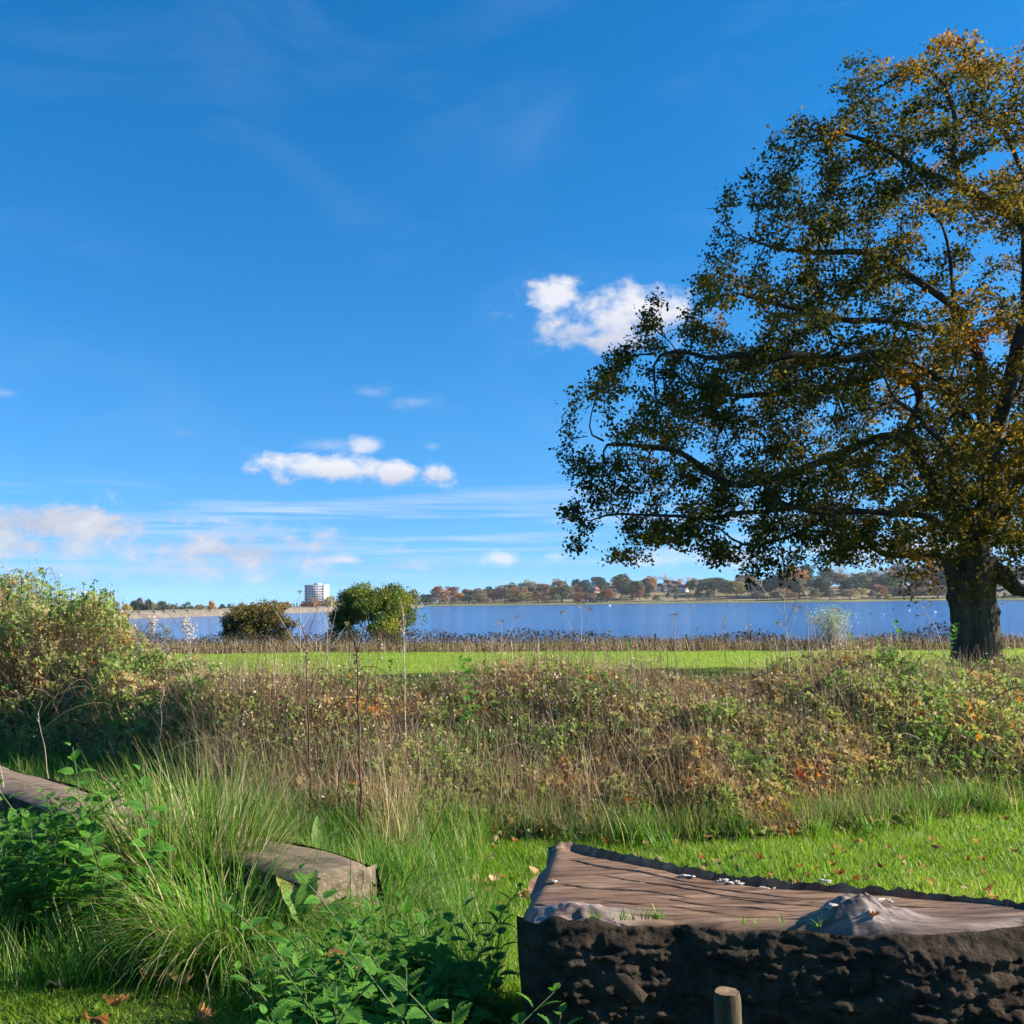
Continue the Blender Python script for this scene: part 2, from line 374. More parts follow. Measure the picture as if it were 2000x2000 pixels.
# ------------------------------------------------------------------ the setting: land and water
WATER = -2.6
def ground_z(x, y):
    x = np.asarray(x, float); y = np.asarray(y, float)
    z = -0.5*np.clip((y-18)/24, 0, 1)**1.2
    edge = 43-0.25*np.clip(x, -40, 40)                      # the lakeside edge comes closer on the right
    z = z-6.0*np.clip((y-edge-8)/45, 0, 1)
    return z+0.05*(fbm(x*.35+7, y*.35, o=3)-.5)*np.clip((y-1)/4, 0, 1)
m, t, out = new_mat('meadow soil and turf')
tc = t.new('ShaderNodeTexCoord').outputs['Object']
n1 = t.noise(tc, 1.3, 6, .6); n2 = t.noise(tc, 22, 5, .65)
ys = t.new('ShaderNodeSeparateXYZ', inp={0: tc}).outputs
near = t.ramp(n1, [(.3, (.045, .055, .018)), (.5, (.06, .10, .02)), (.7, (.085, .08, .035))])
fld = t.ramp(n2, [(.3, (.15, .23, .03)), (.7, (.22, .31, .04))])
fm = t.math('DIVIDE', t.math('SUBTRACT', ys[1], 11.0), 2.0, clamp=True)
c = t.mix(fm, near, fld)
p = t.new('ShaderNodeBsdfPrincipled', inp={'Base Color': c, 'Roughness': .95, 'Specular IOR Level': .1})
b = t.new('ShaderNodeBump', inp={'Strength': .8, 'Distance': .03, 'Height': n2}); t.l.new(b.outputs[0], p.inputs['Normal'])
t.l.new(p.outputs[0], out.inputs[0]); M['ground'] = m
gx = np.concatenate([np.linspace(-140, -30, 20), np.linspace(-29, 29, 120), np.linspace(30, 140, 20)]); gy = np.concatenate([np.linspace(-30, 1, 12), np.linspace(1.5, 20, 75), np.linspace(20.5, 110, 110)])
X, Y = np.meshgrid(gx, gy, indexing='ij')
V = np.stack([X, Y, ground_z(X, Y)], 2).reshape(-1, 3)
g = obj('ground', mesh_from('ground', V, [grid_faces(len(gx), len(gy))], None, M['ground'], True)); tag(g, kind='structure')

# far shoreline, from the photograph's waterline pixels laid on the water plane
SH_U = [-900, -300, 0, 246, 449, 659, 800, 830, 950, 1080, 1300, 1500, 1640, 1740, 1860, 2000, 2300, 2900]
SH_V = [1255, 1232, 1219, 1209, 1202, 1194, 1189.5, 1184.6, 1183, 1181.5, 1179, 1177, 1176, 1174.2, 1173, 1173, 1173.5, 1176]
uu = np.linspace(-900, 2900, 381)
shd = np.array([at_z(u, v, WATER)[1] for u, v in zip(uu, np.interp(uu, SH_U, SH_V))])
def KXF(u): return ray(u, float(np.interp(u, SH_U, SH_V)))[0]
def shore_y(u): return np.interp(u, uu, shd)
m, t, out = new_mat('lake water')
tc = t.new('ShaderNodeTexCoord').outputs['Object']
w1 = t.noise(t.mapping(tc, (.30, .9, 1), rot=(0, 0, R(12))), 1.0, 4, .6, .2)
w2 = t.noise(t.mapping(tc, (1.2, 2.6, 1), rot=(0, 0, R(-8))), 1.0, 5, .65)
h = t.math('ADD', t.math('MULTIPLY', w1, 1.0), t.math('MULTIPLY', w2, .35))
bp = t.new('ShaderNodeBump', inp={'Strength': 1.0, 'Distance': t.math('MULTIPLY_ADD', t.noise(t.mapping(tc, (.008, .022, 1)), 1.0, 4, .6), .9, .02), 'Height': h})
p = t.new('ShaderNodeBsdfPrincipled', inp={'Base Color': (.015, .10, .30, 1), 'Roughness': .10, 'IOR': 1.33})
t.l.new(bp.outputs[0], p.inputs['Normal']); t.l.new(p.outputs[0], out.inputs[0]); M['water'] = m
rows = np.concatenate([np.linspace(0, .3, 16)**1.0, np.linspace(.35, 1, 14)])
P = []
for u, y1 in zip(uu, shd):
    kx = KXF(u); y0 = 46.0
    yy = y0+(y1+4-y0)*rows
    P.append(np.stack([kx*yy, yy, np.full(len(yy), WATER)], 1))
V = np.concatenate(P)
tag(obj('lake', mesh_from('lake', V, [grid_faces(len(uu), len(rows))], None, m, True)), kind='structure')
# side lobes of the lake so that it does not stop at the edge of the view near the camera
HM_U = [-900, 700, 800, 840, 900, 1000, 1150, 1300, 1500, 1700, 1900, 2400, 2900]
HM_V = [-10, -10, -8, 1, 4, 8, 15, 19, 14, 14, 15, 15, 15]
def far_z(u, D):
    H = np.interp(u, HM_U, HM_V)
    dm = np.interp(u, [790, 835], [1, 0])                  # behind the dam the ground drops away
    a = np.interp(D, [-3, 0, 4, 9, 14, 30, 36], [-3.4, -2.65, -2.4, -1.8, -1.55, -1.4, -1.3])
    s = np.clip((D-36)/230, 0, 1); s = s*s*(3-2*s)
    right = a+(H+1.3)*np.where(D > 36, s, 0)
    left = np.interp(D, [-6, 0, 3.4, 6.6, 30, 60], [-3.8, -2.8, -.88, -.88, -7.5, -9.0])
    return dm*left+(1-dm)*right
def far_pt(u, D):
    y = shore_y(u)+D; return np.array((KXF(u)*y, y, float(far_z(u, D))))
m, t, out = new_mat('far hillside')
tc = t.new('ShaderNodeTexCoord').outputs['Object']
n1 = t.noise(t.mapping(tc, (.012, .02, 1)), 1, 5, .6); n2 = t.noise(tc, .35, 5, .6)
c = t.ramp(t.math('ADD', t.math('MULTIPLY', n1, .7), t.math('MULTIPLY', n2, .3)), [(.36, (.08, .075, .035)), (.47, (.20, .155, .09)), (.56, (.30, .235, .135)), (.66, (.12, .12, .05))])
p = t.new('ShaderNodeBsdfPrincipled', inp={'Base Color': c, 'Roughness': .95, 'Specular IOR Level': .1})
t.l.new(t.new('ShaderNodeBump', inp={'Strength': 1, 'Distance': .8, 'Height': n2}).outputs[0], p.inputs['Normal'])
t.l.new(p.outputs[0], out.inputs[0]); M['hill'] = m
M['mud'] = plain_mat('shore mud', (.07, .055, .045), (.15, .125, .10), .5, .9, .2, .6, 1.5, .2)
M['bankgrass'] = plain_mat('shore turf', (.11, .19, .03), (.22, .29, .06), .08, .95, .1, .8, 1.2, .3)
def strip(name, Ds, mat, u0=-900, u1=2900):
    us = np.linspace(u0, u1, 381); P = [far_pt(u, D) for u in us for D in Ds]
    o = obj(name, mesh_from(name, np.array(P), [grid_faces(len(us), len(Ds))], None, mat, True)); return tag(o, kind='structure')
strip('far_shore_mud', [-3, 0, 2, 4, 6.5, 9], M['mud'], 826)
strip('far_shore_grass', [9, 14, 20, 27, 33, 36], M['bankgrass'], 826)
strip('far_hillside', [36, 45, 60, 80, 105, 130, 160, 190, 220, 260, 300, 350, 420, 520, 700, 1000, 1600, 2600], M['hill'], 826)
strip('land_behind_dam', [6.6, 20, 30, 60, 120, 300, 600, 1200, 2000, 3000], M['hill'], -900, 830)

# ------------------------------------------------------------------ dam
M['damstone'] = plain_mat('pale dam stone', (.115, .092, .07), (.18, .15, .12), .35, .9, .2, .5, 2.0, .1)
M['damrail'] = plain_mat('dark dam parapet', (.07, .065, .05), (.12, .11, .08), .6, .9)
dam = empty('stone_dam', tuple(far_pt(500, 0)), 'long pale stone dam closing the left end of the lake', 'dam')
base = np.array(dam.location)
us = np.linspace(-600, 826, 144)
prof = [(-3.5, -3.8), (0, -2.7), (.2, -2.3), (3.2, -.80), (3.2, -.55), (3.7, -.55), (3.7, -.84), (6.8, -.84), (6.8, -3)]
P = []
for u in us:
    y = shore_y(u)
    for D, z in prof: P.append(np.array((KXF(u)*(y+D), y+D, z))-base)
obj('slope', mesh_from('slope', np.array(P), [grid_faces(len(us), len(prof))], None, M['damstone']), dam)
prof2 = [(4.6, -.85), (4.6, -.10), (5.1, .0), (5.6, -.10), (5.6, -.85)]
P = []
for i, u in enumerate(us):
    y = shore_y(u); k = .10*math.sin(i*1.7)+.08*math.sin(i*.61)
    for D, z in prof2: P.append(np.array((KXF(u)*(y+D), y+D, z+(k if z > -.2 else 0)))-base)
obj('crest_hedge', mesh_from('crest_hedge', np.array(P), [grid_faces(len(us), len(prof2))], None, M['damrail'], True), dam)
V, q = box_vf(-.45, .45, -.35, .55, -1.2, .55); pier = mesh_from('pier', V, [q], None, M['damstone'])
for u in (272, 301, 320, 341, 367, 410, 452, 500, 546, 618, 641, 652, 690, 730, 770, 150, 60):
    y = shore_y(u)+2.9; obj('pier', pier, dam, tuple(np.array((KXF(u)*y, y, -.7))-base))

# ------------------------------------------------------------------ far trees
def lobe_crown(seed, n, kind='round', size=.075):
    """unit crown: x,y in [-.5,.5], z from about .12 to 1"""
    r = np.random.default_rng(seed); lob = []
    if kind == 'cone':
        for k in range(16):
            z = .12+.84*k/15; w = .46*(1-z)+.05; a = r.uniform(0, 6.28); lob.append((math.cos(a)*w*.4, math.sin(a)*w*.4, z, w*.75, .10))
    else:
        lob.append((0, 0, .52, .36, .34))
        for k in range(15):
            a = r.uniform(0, 6.28); e = r.uniform(-.75, 1.35); rr = .30*math.cos(e)
            lob.append((rr*math.cos(a), rr*math.sin(a), .55+.30*math.sin(e), r.uniform(.13, .24), r.uniform(.11, .20)))
    P, T, N = [], [], []
    w = np.array([l[3]**2 for l in lob]); w /= w.sum()
    for l, m_ in zip(lob, r.multinomial(n, w)):
        d = norm(r.normal(size=(m_, 3))); d[:, 2] = np.where(d[:, 2] < -.5, -d[:, 2], d[:, 2])
        rad = r.uniform(.72, 1.06, (m_, 1))
        P.append(np.array(l[:3])+d*rad*np.array((l[3], l[3], l[4]))); N.append(d)
        T.append(np.clip(r.normal(.5, .2, m_)+r.normal(0, .16), 0, 1))
    P, N, T = np.concatenate(P), np.concatenate(N), np.concatenate(T)
    tg = norm(np.cross(N, r.normal(size=N.shape))); tg[:, 2] = np.abs(tg[:, 2])*.3
    d = norm(tg+N*.35)
    roll = r.uniform(-.9, .9, len(P))
    V, Fc, tt = stamp(KITE_V, KITE_F, P, frames(d, roll), r.uniform(.7, 1.4, len(P))*size, T)
    return mesh_from('crown', V, [Fc], tt, M['far'])
CROWNS = [lobe_crown(20+i, 2100) for i in range(7)]; CONE = lobe_crown(40, 1500, 'cone', .06); SHRUB = [lobe_crown(50+i, 1200, size=.085) for i in range(3)]
pts = [(0, 0, -.06), (.01, 0, .12), (-.01, .01, .3), (.02, 0, .55)]
TRUNK = mesh_from('trunk', *(lambda a: (a[0], [a[1]], a[2]))(tube(pts, [.05, .032, .026, .012], 6)), M['fartrunk'])
def bare_mesh(seed, n=26, up=.6):
    r = np.random.default_rng(seed); parts = [tube([(0, 0, -.04), (0, 0, .18), (.01, 0, .34)], [.035, .028, .02], 5)]
    for k in range(n):
        a = r.uniform(0, 6.28); z0 = r.uniform(.16, .34); e = r.uniform(.3, 1.45); L = r.uniform(.35, .6)
        d = np.array((math.cos(a)*math.cos(e), math.sin(a)*math.cos(e), math.sin(e)*1.0))
        p0 = np.array((0, 0, z0)); p1 = p0+d*L*.5+r.normal(0, .02, 3); p2 = p0+d*L+np.array((0, 0, .06))+r.normal(0, .03, 3)
        parts.append(tube([p0, p1, p2], [.014, .009, .003], 4))
        for j in range(7):
            s = r.uniform(.35, 1); b0 = p0+(p2-p0)*s; dd = norm(d+r.normal(0, .6, 3)+np.array((0, 0, .4)))
            parts.append(tube([b0, b0+dd*.09, b0+dd*r.uniform(.12, .2)+r.normal(0, .015, 3)], [.005, .004, .002], 3))
    V, Fs, T = join(parts); return mesh_from('branches', V, Fs, T, M['greytwig'])
BARE = [bare_mesh(3), bare_mesh(8, 34)]
PAL = {'olive': (.13, .13, .05), 'green': (.075, .115, .04), 'dark': (.035, .06, .035), 'rust': (.28, .135, .05), 'brown': (.20, .125, .065), 'tan': (.27, .195, .10), 'orange': (.42, .20, .035),
       'pale': (.24, .24, .14), 'yellow': (.30, .24, .05), 'grey': (.15, .13, .095), 'red': (.20, .075, .05), 'purple': (.16, .11, .10), 'blue': (.045, .075, .06)}
WORD = {'olive': 'olive green', 'green': 'mid green', 'dark': 'dark green', 'rust': 'rust brown', 'brown': 'brown', 'tan': 'tan', 'orange': 'bright orange', 'pale': 'pale grey-green', 'yellow': 'yellowish',
        'grey': 'grey-brown', 'red': 'reddish', 'purple': 'purplish bare', 'blue': 'bluish dark green'}
ORD = ['first', 'second', 'third', 'fourth', 'fifth', 'sixth', 'seventh', 'eighth', 'ninth', 'tenth', 'eleventh', 'twelfth', 'thirteenth', 'fourteenth', 'fifteenth', 'sixteenth']
# u, top v, width px, colour, distance behind the waterline, kind
DAMT = [(-60, 1172, 40, 'olive', 90, 'r'), (20, 1168, 44, 'green', 80, 'r'), (90, 1172, 36, 'olive', 95, 'r'), (140, 1175, 34, 'brown', 80, 'r'), (185, 1173, 34, 'olive', 90, 'r'), (222, 1178, 26, 'olive', 80, 'r'), (244, 1178, 26, 'yellow', 60, 'r'), (262, 1172, 24, 'dark', 110, 'r'), (272, 1170.5, 20, 'purple', 130, 'r'),
        (287, 1174, 24, 'dark', 70, 'r'), (302, 1174, 20, 'pale', 120, 'r'), (316, 1177, 24, 'green', 70, 'r'), (332, 1178, 24, 'olive', 80, 'r'), (346, 1177, 12, 'grey', 140, 'r'), (365, 1174.5, 28, 'green', 75, 'r'), (387, 1178, 26, 'olive', 90, 'r'), (401, 1182, 18, 'tan', 120, 'r'),
        (413, 1176, 18, 'orange', 100, 'r'), (432, 1179, 16, 'blue', 220, 'r'), (448, 1178, 14, 'dark', 160, 'r'), (470, 1180, 22, 'olive', 150, 'r'), (495, 1179, 26, 'brown', 170, 'r'), (520, 1181, 26, 'olive', 160, 'r'), (546, 1171, 5, 'brown', 260, 'c'), (560, 1177, 28, 'tan', 120, 'r'), (574, 1171.5, 9, 'blue', 300, 'c'), (580, 1170.5, 8, 'blue', 310, 'c'),
        (592, 1173, 14, 'blue', 280, 'r'), (609, 1168, 33, 'rust', 130, 'r'), (628, 1174, 14, 'grey', 200, 'r'), (644, 1166.5, 25, 'yellow', 150, 'r'), (661, 1171, 20, 'tan', 190, 'r'), (674, 1165, 18, 'grey', 220, 'r'), (700, 1166, 28, 'olive', 200, 'r'), (735, 1164, 30, 'brown', 180, 'r'), (770, 1162, 30, 'olive', 150, 'r')]
WOOD = [(808, 1153, 24, 'pale', 110, 'r'), (800, 1162, 26, 'yellow', 85, 'r'), (831, 1160, 28, 'olive', 75, 'r'), (858, 1147, 36, 'rust', 70, 'r'), (881, 1144.5, 34, 'rust', 85, 'r'), (900, 1157, 16, 'orange', 80, 'r'), (916, 1149.5, 27, 'brown', 100, 'r'), (935, 1148, 30, 'tan', 95, 'r'), (957, 1144.5, 28, 'blue', 115, 'r'), (964, 1153, 22, 'red', 80, 'r'),
        (979, 1142, 25, 'brown', 130, 'r'), (986, 1149, 26, 'olive', 75, 'r'), (1000, 1137.5, 30, 'olive', 170, 'r'), (1004, 1145, 26, 'rust', 120, 'r'), (1030, 1132, 34, 'pale', 190, 'r'), (1022, 1147, 28, 'rust', 100, 'r'), (1029, 1156, 28, 'yellow', 65, 'r'), (1044, 1142, 28, 'grey', 130, 'r'), (1059, 1139, 30, 'brown', 160, 'r'), (1050, 1152, 22, 'brown', 70, 'r')]
SHR1 = [(845, 1168, 16, 'grey', 48, 's'), (868, 1168, 18, 'brown', 46, 's'), (890, 1167, 18, 'grey', 48, 's'), (909, 1163, 16, 'dark', 50, 's'), (925, 1161, 21, 'olive', 52, 's'), (940, 1163, 19, 'grey', 50, 's'), (952, 1167, 16, 'tan', 44, 's'), (1003, 1168, 22, 'dark', 44, 's'), (1067, 1164, 20, 'tan', 46, 's'), (1086, 1160, 20, 'olive', 50, 's')]
VILL = [(1060, 1140, 32, 'brown', 110, 'r'), (1089, 1129.5, 30, 'tan', 170, 'r'), (1106, 1130, 11, 'dark', 165, 'c'), (1125, 1130, 14, 'dark', 200, 'r'), (1098, 1141, 44, 'olive', 80, 'r'), (1143, 1134, 30, 'blue', 130, 'r'), (1126, 1141, 20, 'red', 120, 'r'), (1168, 1125, 30, 'blue', 215, 'r'), (1178, 1136, 24, 'green', 160, 'r'),
        (1216, 1123.5, 40, 'olive', 105, 'r'), (1235, 1134, 42, 'green', 92, 'r'), (1250, 1140, 18, 'rust', 88, 'r'), (1186, 1149, 30, 'rust', 62, 'r'), (1270, 1124, 23, 'orange', 175, 'r'), (1268, 1140, 25, 'dark', 118, 'r'), (1257, 1131, 14, 'dark', 170, 'r'), (1131, 1157, 30, 'rust', 55, 's'), (1152, 1159, 20, 'brown', 55, 's'), (1173, 1156, 16, 'olive', 70, 's'),
        (1280, 1122, 15, 'grey', 260, 'b'), (1302, 1115, 24, 'grey', 250, 'b'), (1345, 1121, 26, 'tan', 215, 'b'), (1357, 1128, 14, 'tan', 200, 'r'), (1349, 1134, 18, 'dark', 150, 'r'), (1330, 1124, 12, 'grey', 240, 'b')]
MEAD = [(1305, 1156, 8, 'dark', 85, 's'), (1345, 1157, 16, 'olive', 70, 's'), (1386, 1151, 17, 'olive', 75, 's'), (1321, 1160, 9, 'olive', 66, 's'), (1283, 1162, 13, 'olive', 52, 's'), (1263, 1158, 12, 'green', 72, 's'), (1214, 1163, 8, 'brown', 60, 's'), (1366, 1148, 14, 'dark', 110, 's'), (1479, 1154, 24, 'grey', 60, 's'), (1298, 1143, 12, 'grey', 128, 's'), (1318, 1144, 16, 'olive', 124, 's')]
RWOOD = [(1396, 1127, 54, 'green', 130, 'r'), (1420, 1134, 26, 'olive', 115, 'r'), (1439, 1133, 30, 'yellow', 95, 'r'), (1447, 1119, 18, 'tan', 230, 'r'), (1467, 1119, 24, 'brown', 170, 'r'), (1462, 1133, 26, 'dark', 120, 'r'), (1490, 1132, 30, 'dark', 115, 'r'), (1548, 1105, 54, 'orange', 125, 'r'), (1513, 1122, 38, 'dark', 110, 'r'), (1573, 1104, 32, 'dark', 210, 'r'),
         (1530, 1118, 40, 'olive', 118, 'r'), (1596, 1124, 42, 'olive', 130, 'r'), (1605, 1130, 32, 'dark', 100, 'r'), (1562, 1128, 38, 'green', 90, 'r'), (1619, 1111, 34, 'grey', 210, 'r'), (1646, 1094, 42, 'grey', 270, 'b'), (1645, 1120, 30, 'brown', 200, 'r'), (1664, 1127, 46, 'dark', 115, 'r'), (1692, 1124, 36, 'olive', 130, 'r'), (1680, 1116, 30, 'pale', 240, 'r'), (1705, 1112, 30, 'grey', 230, 'r'),
         (1722, 1099, 44, 'tan', 210, 'b'), (1744, 1110, 44, 'brown', 170, 'r'), (1731, 1120, 50, 'green', 110, 'r'), (1763, 1096, 38, 'grey', 230, 'r'), (1790, 1108, 40, 'olive', 180, 'r'), (1825, 1099, 50, 'purple', 210, 'r'), (1830, 1109, 46, 'orange', 140, 'r'), (1851, 1112, 34, 'dark', 130, 'r'), (1795, 1128, 36, 'dark', 110, 'r'), (1890, 1105, 44, 'olive', 150, 'r'), (1935, 1100, 50, 'brown', 190, 'r'), (1968, 1106, 40, 'olive', 200, 'r'), (2005, 1103, 46, 'tan', 190, 'r'),
         (2055, 1100, 60, 'green', 150, 'r'), (2110, 1104, 60, 'brown', 160, 'r'), (2170, 1100, 60, 'olive', 150, 'r')]
RSHR = [(1592, 1146, 17, 'olive', 62, 's'), (1684, 1147, 18, 'yellow', 58, 's'), (1529, 1150, 44, 'brown', 55, 's'), (1622, 1152, 22, 'grey', 50, 's'), (1660, 1150, 30, 'tan', 52, 's'), (1720, 1141, 24, 'rust', 70, 's'), (1745, 1145, 28, 'olive', 66, 's'), (1703, 1152, 14, 'grey', 56, 's'), (1782, 1142, 52, 'purple', 60, 's'), (1832, 1144, 44, 'purple', 58, 's'), (1737, 1162, 16, 'yellow', 20, 's'), (1716, 1163, 10, 'olive', 22, 's')]
KINDW = {'r': 'round-crowned tree', 'c': 'narrow conifer', 's': 'low shrub', 'b': 'bare leafless tree'}
def plant_far(lst, where, group, nm='deciduous_tree'):
    lst = sorted(lst, key=lambda q: q[0]); cnt = {}; tot = {}
    for q in lst: tot[(q[3], q[5])] = tot.get((q[3], q[5]), 0)+1
    for i, (u, vt, w, colr, D, k) in enumerate(lst):
        p = far_pt(u, D); top = at_y(u, vt, p[1])[2]; h = max(top-p[2], 1.0); wd = w*p[1]/F
        key = (colr, k); cnt[key] = cnt.get(key, 0)+1
        which = '' if tot[key] == 1 else ', %s such from left' % ORD[cnt[key]-1]
        lab = '%s %s %s%s' % (WORD[colr], KINDW[k], where, which)
        if k == 'b': lab = lab.replace('leafless tree', 'leafless tree').replace('purplish bare ', 'purplish ')
        name = {'r': nm, 'c': 'conifer_tree', 's': 'shrub', 'b': 'bare_tree'}[k]
        e = empty(name, tuple(p), lab, 'shrub' if k == 's' else 'tree', group, rz=(u*1.37) % 6.28, scale=(wd*1.28, wd*1.28, h))
        colv = np.array(PAL[colr]); colv = (colv*.85+.15*colv.mean())*(1.2+.4*((u*7.13) % 1))  # brightened and greyed: distance haze put into the crown colour
        if k == 'b': obj('branches', BARE[i % 2], e)
        else:
            me = CONE if k == 'c' else SHRUB[i % 3] if k == 's' else CROWNS[(i*3+int(u)) % 7]
            c_ = obj('crown', me, e); c_.color = (*np.clip(colv, 0, 1), 1)
            c_.location = (0, 0, -.20); c_.scale = (1, 1, 1.2)
            obj('trunk', TRUNK, e)
plant_far(DAMT, 'behind the stone dam', 'trees behind the dam')
plant_far(WOOD, 'in the left far wood', 'trees of the left far wood')
plant_far(SHR1, 'before the left far wood', 'shrubs before the left far wood')
plant_far(VILL, 'among the far houses', 'trees among the far houses')
plant_far(MEAD, 'on the far meadow slope', 'shrubs on the far meadow')
plant_far(RWOOD, 'on the hillside behind the oak', 'trees of the right far hillside')
plant_far(RSHR, 'along the right far shore', 'shrubs under the right far hillside')
# dark scrub line that follows the far bank
P, us = [], rng.uniform(835, 2700, 9000)
for u in us:
    D = 38+rng.exponential(3.0); q = far_pt(u, D); hh = .5+1.7*float(vnoise(u*.045, 3.3)); q[2] += rng.uniform(0, hh); P.append(q)
P = np.array(P); V, Fc, tt = stamp(KITE_V, KITE_F, P, frames(rng.normal(size=P.shape)), rng.uniform(.5, 1.0, len(P)), np.clip(rng.normal(.4, .2, len(P)), 0, 1))
M['scrub'] = leaf_mat('far scrub', [(0, (.05, .03, .025)), (.5, (.11, .07, .045)), (1, (.19, .15, .07))], .2, .8, .1)
tag(obj('bankside_scrub', mesh_from('bankside_scrub', V, [Fc], tt, M['scrub'])), 'dark brown scrub lining the far bank', 'scrub', kind='stuff')

# ------------------------------------------------------------------ far houses and tower
M['roofdark'] = plain_mat('dark tile roof', (.05, .04, .045), (.085, .06, .06), .8, .85)
M['roofred'] = plain_mat('red tile roof', (.17, .065, .05), (.24, .10, .07), .8, .85)
M['roofgrey'] = plain_mat('grey slate roof', (.20, .17, .14), (.27, .24, .20), .8, .85)
M['white'] = plain_mat('white render', (.72, .70, .67), (.80, .79, .76), .5, .85)
M['brickwall'] = plain_mat('red brick wall', (.30, .16, .11), (.38, .22, .15), 1.5, .9)
M['cream'] = plain_mat('cream render', (.50, .42, .34), (.58, .50, .42), .5, .9)
M['glass'] = plain_mat('dark window glass', (.03, .035, .045), rough=.12, spec=.6)
M['frame'] = plain_mat('white frame', (.75, .75, .75), rough=.5)
def house(u, D, w, dep, hw, hr, rz, wall, roof, label, gable_front=False):
    p = far_pt(u, D)
    e = empty('house', tuple(p), label, 'house', 'houses on the far hillside', rz)
    box('wall', (-w/2, w/2, -dep/2, dep/2, -2.0, hw), M[wall], e)
    o = .45
    V = np.array([(-w/2-o, -dep/2-o, hw-.15), (w/2+o, -dep/2-o, hw-.15), (w/2+o, dep/2+o, hw-.15), (-w/2-o, dep/2+o, hw-.15), (-w/2-o*.6, 0, hw+hr), (w/2+o*.6, 0, hw+hr)])
    rf = obj('roof', mesh_from('roof', V, [np.array([(0, 1, 5, 4), (2, 3, 4, 5), (3, 2, 1, 0)]), np.array([(1, 2, 5), (3, 0, 4)])], None, M[roof]), e)
    box('chimney', (w*.28, w*.28+.9, -.35, .35, hw+hr-.9, hw+hr+1.1), M['brickwall'], rf)
    for zf in ((1.0, 2.2), (3.5, 4.7)) if hw > 4 else ((1.0, 2.2),):
        for xx in (-w*.27, w*.27):
            wn = box('window', (xx-.8, xx+.8, -dep/2-.06, -dep/2+.02, zf[0], zf[1]), M['frame'], e)
            box('pane', (xx-.68, xx+.68, -dep/2-.09, -dep/2-.065, zf[0]+.12, zf[1]-.12), M['glass'], wn)
        wn = box('window', (w/2-.02, w/2+.06, -.8, .8, zf[0], zf[1]), M['frame'], e); box('pane', (w/2+.065, w/2+.09, -.68, .68, zf[0]+.12, zf[1]-.12), M['glass'], wn)
    dr = box('door', (-.5, .5, -dep/2-.07, -dep/2+.02, 0, 2.1), M['roofdark'], e); box('handle', (.33, .39, -dep/2-.1, -dep/2-.075, 1.0, 1.1), M['frame'], dr)
house(1132, 72, 9, 7, 4.6, 3.0, -.35, 'brickwall', 'roofred', 'red brick house low down left of the village, partly behind a rust shrub')
house(1145, 78, 7, 7, 4.2, 2.8, -.9, 'white', 'roofred', 'small white house with red roof beside the grey bungalow')
house(1158, 60, 9, 7, 2.4, 2.6, -.1, 'cream', 'roofgrey', 'low bungalow with a long pale grey roof near the far shore')
house(1162, 150, 8, 7, 5.0, 3.2, .4, 'brickwall', 'roofred', 'pinkish brick house between the dark trees above the bungalow')
house(1193, 205, 10, 7, 5.0, 2.8, .1, 'white', 'roofgrey', 'pale house with grey roof high up left of the big olive tree')
house(1199, 165, 9, 7, 4.6, 3.2, -.6, 'white', 'roofred', 'white house with steep red roof just left of the big olive tree')
house(1247, 210, 11, 7, 5.0, 2.8, .15, 'brickwall', 'roofdark', 'brick house with dark roof left of the bright orange tree')
house(1294, 168, 9, 7, 4.6, 3.2, .2, 'white', 'roofdark', 'white walled house with dark roof just right of the orange tree')
house(1308, 200, 11, 7, 5.0, 3.0, .1, 'brickwall', 'roofdark', 'dark roofed brick house behind the row below the bare round tree')
house(1323, 188, 10, 7, 5.0, 3.2, -.5, 'brickwall', 'roofred', 'red roofed brick house with sunlit gable in the middle of the row')
house(1335, 158, 9, 7, 4.6, 3.2, -.75, 'white', 'roofdark', 'white house with brightly sunlit wall at the right of the row')
house(1312, 160, 8, 7, 4.6, 3.0, .3, 'cream', 'roofdark', 'cream house with dark roof in front of the row')
house(1362, 205, 11, 7, 5.0, 3.2, -.3, 'brickwall', 'roofdark', 'dark roofed house right of the pinkish tree, under the oak leaves')
house(1374, 180, 9, 7, 4.8, 3.2, -.7, 'brickwall', 'roofred', 'red roofed house with sunlit gable, rightmost of the village row')
house(1488, 175, 10, 8, 5.0, 3.2, -.4, 'cream', 'roofdark', 'shaded house among the trees of the right hillside')
house(545, 140, 10, 8, 4.0, 2.6, .2, 'cream', 'roofdark', 'low brown roofed house behind the dam left of the tower block')
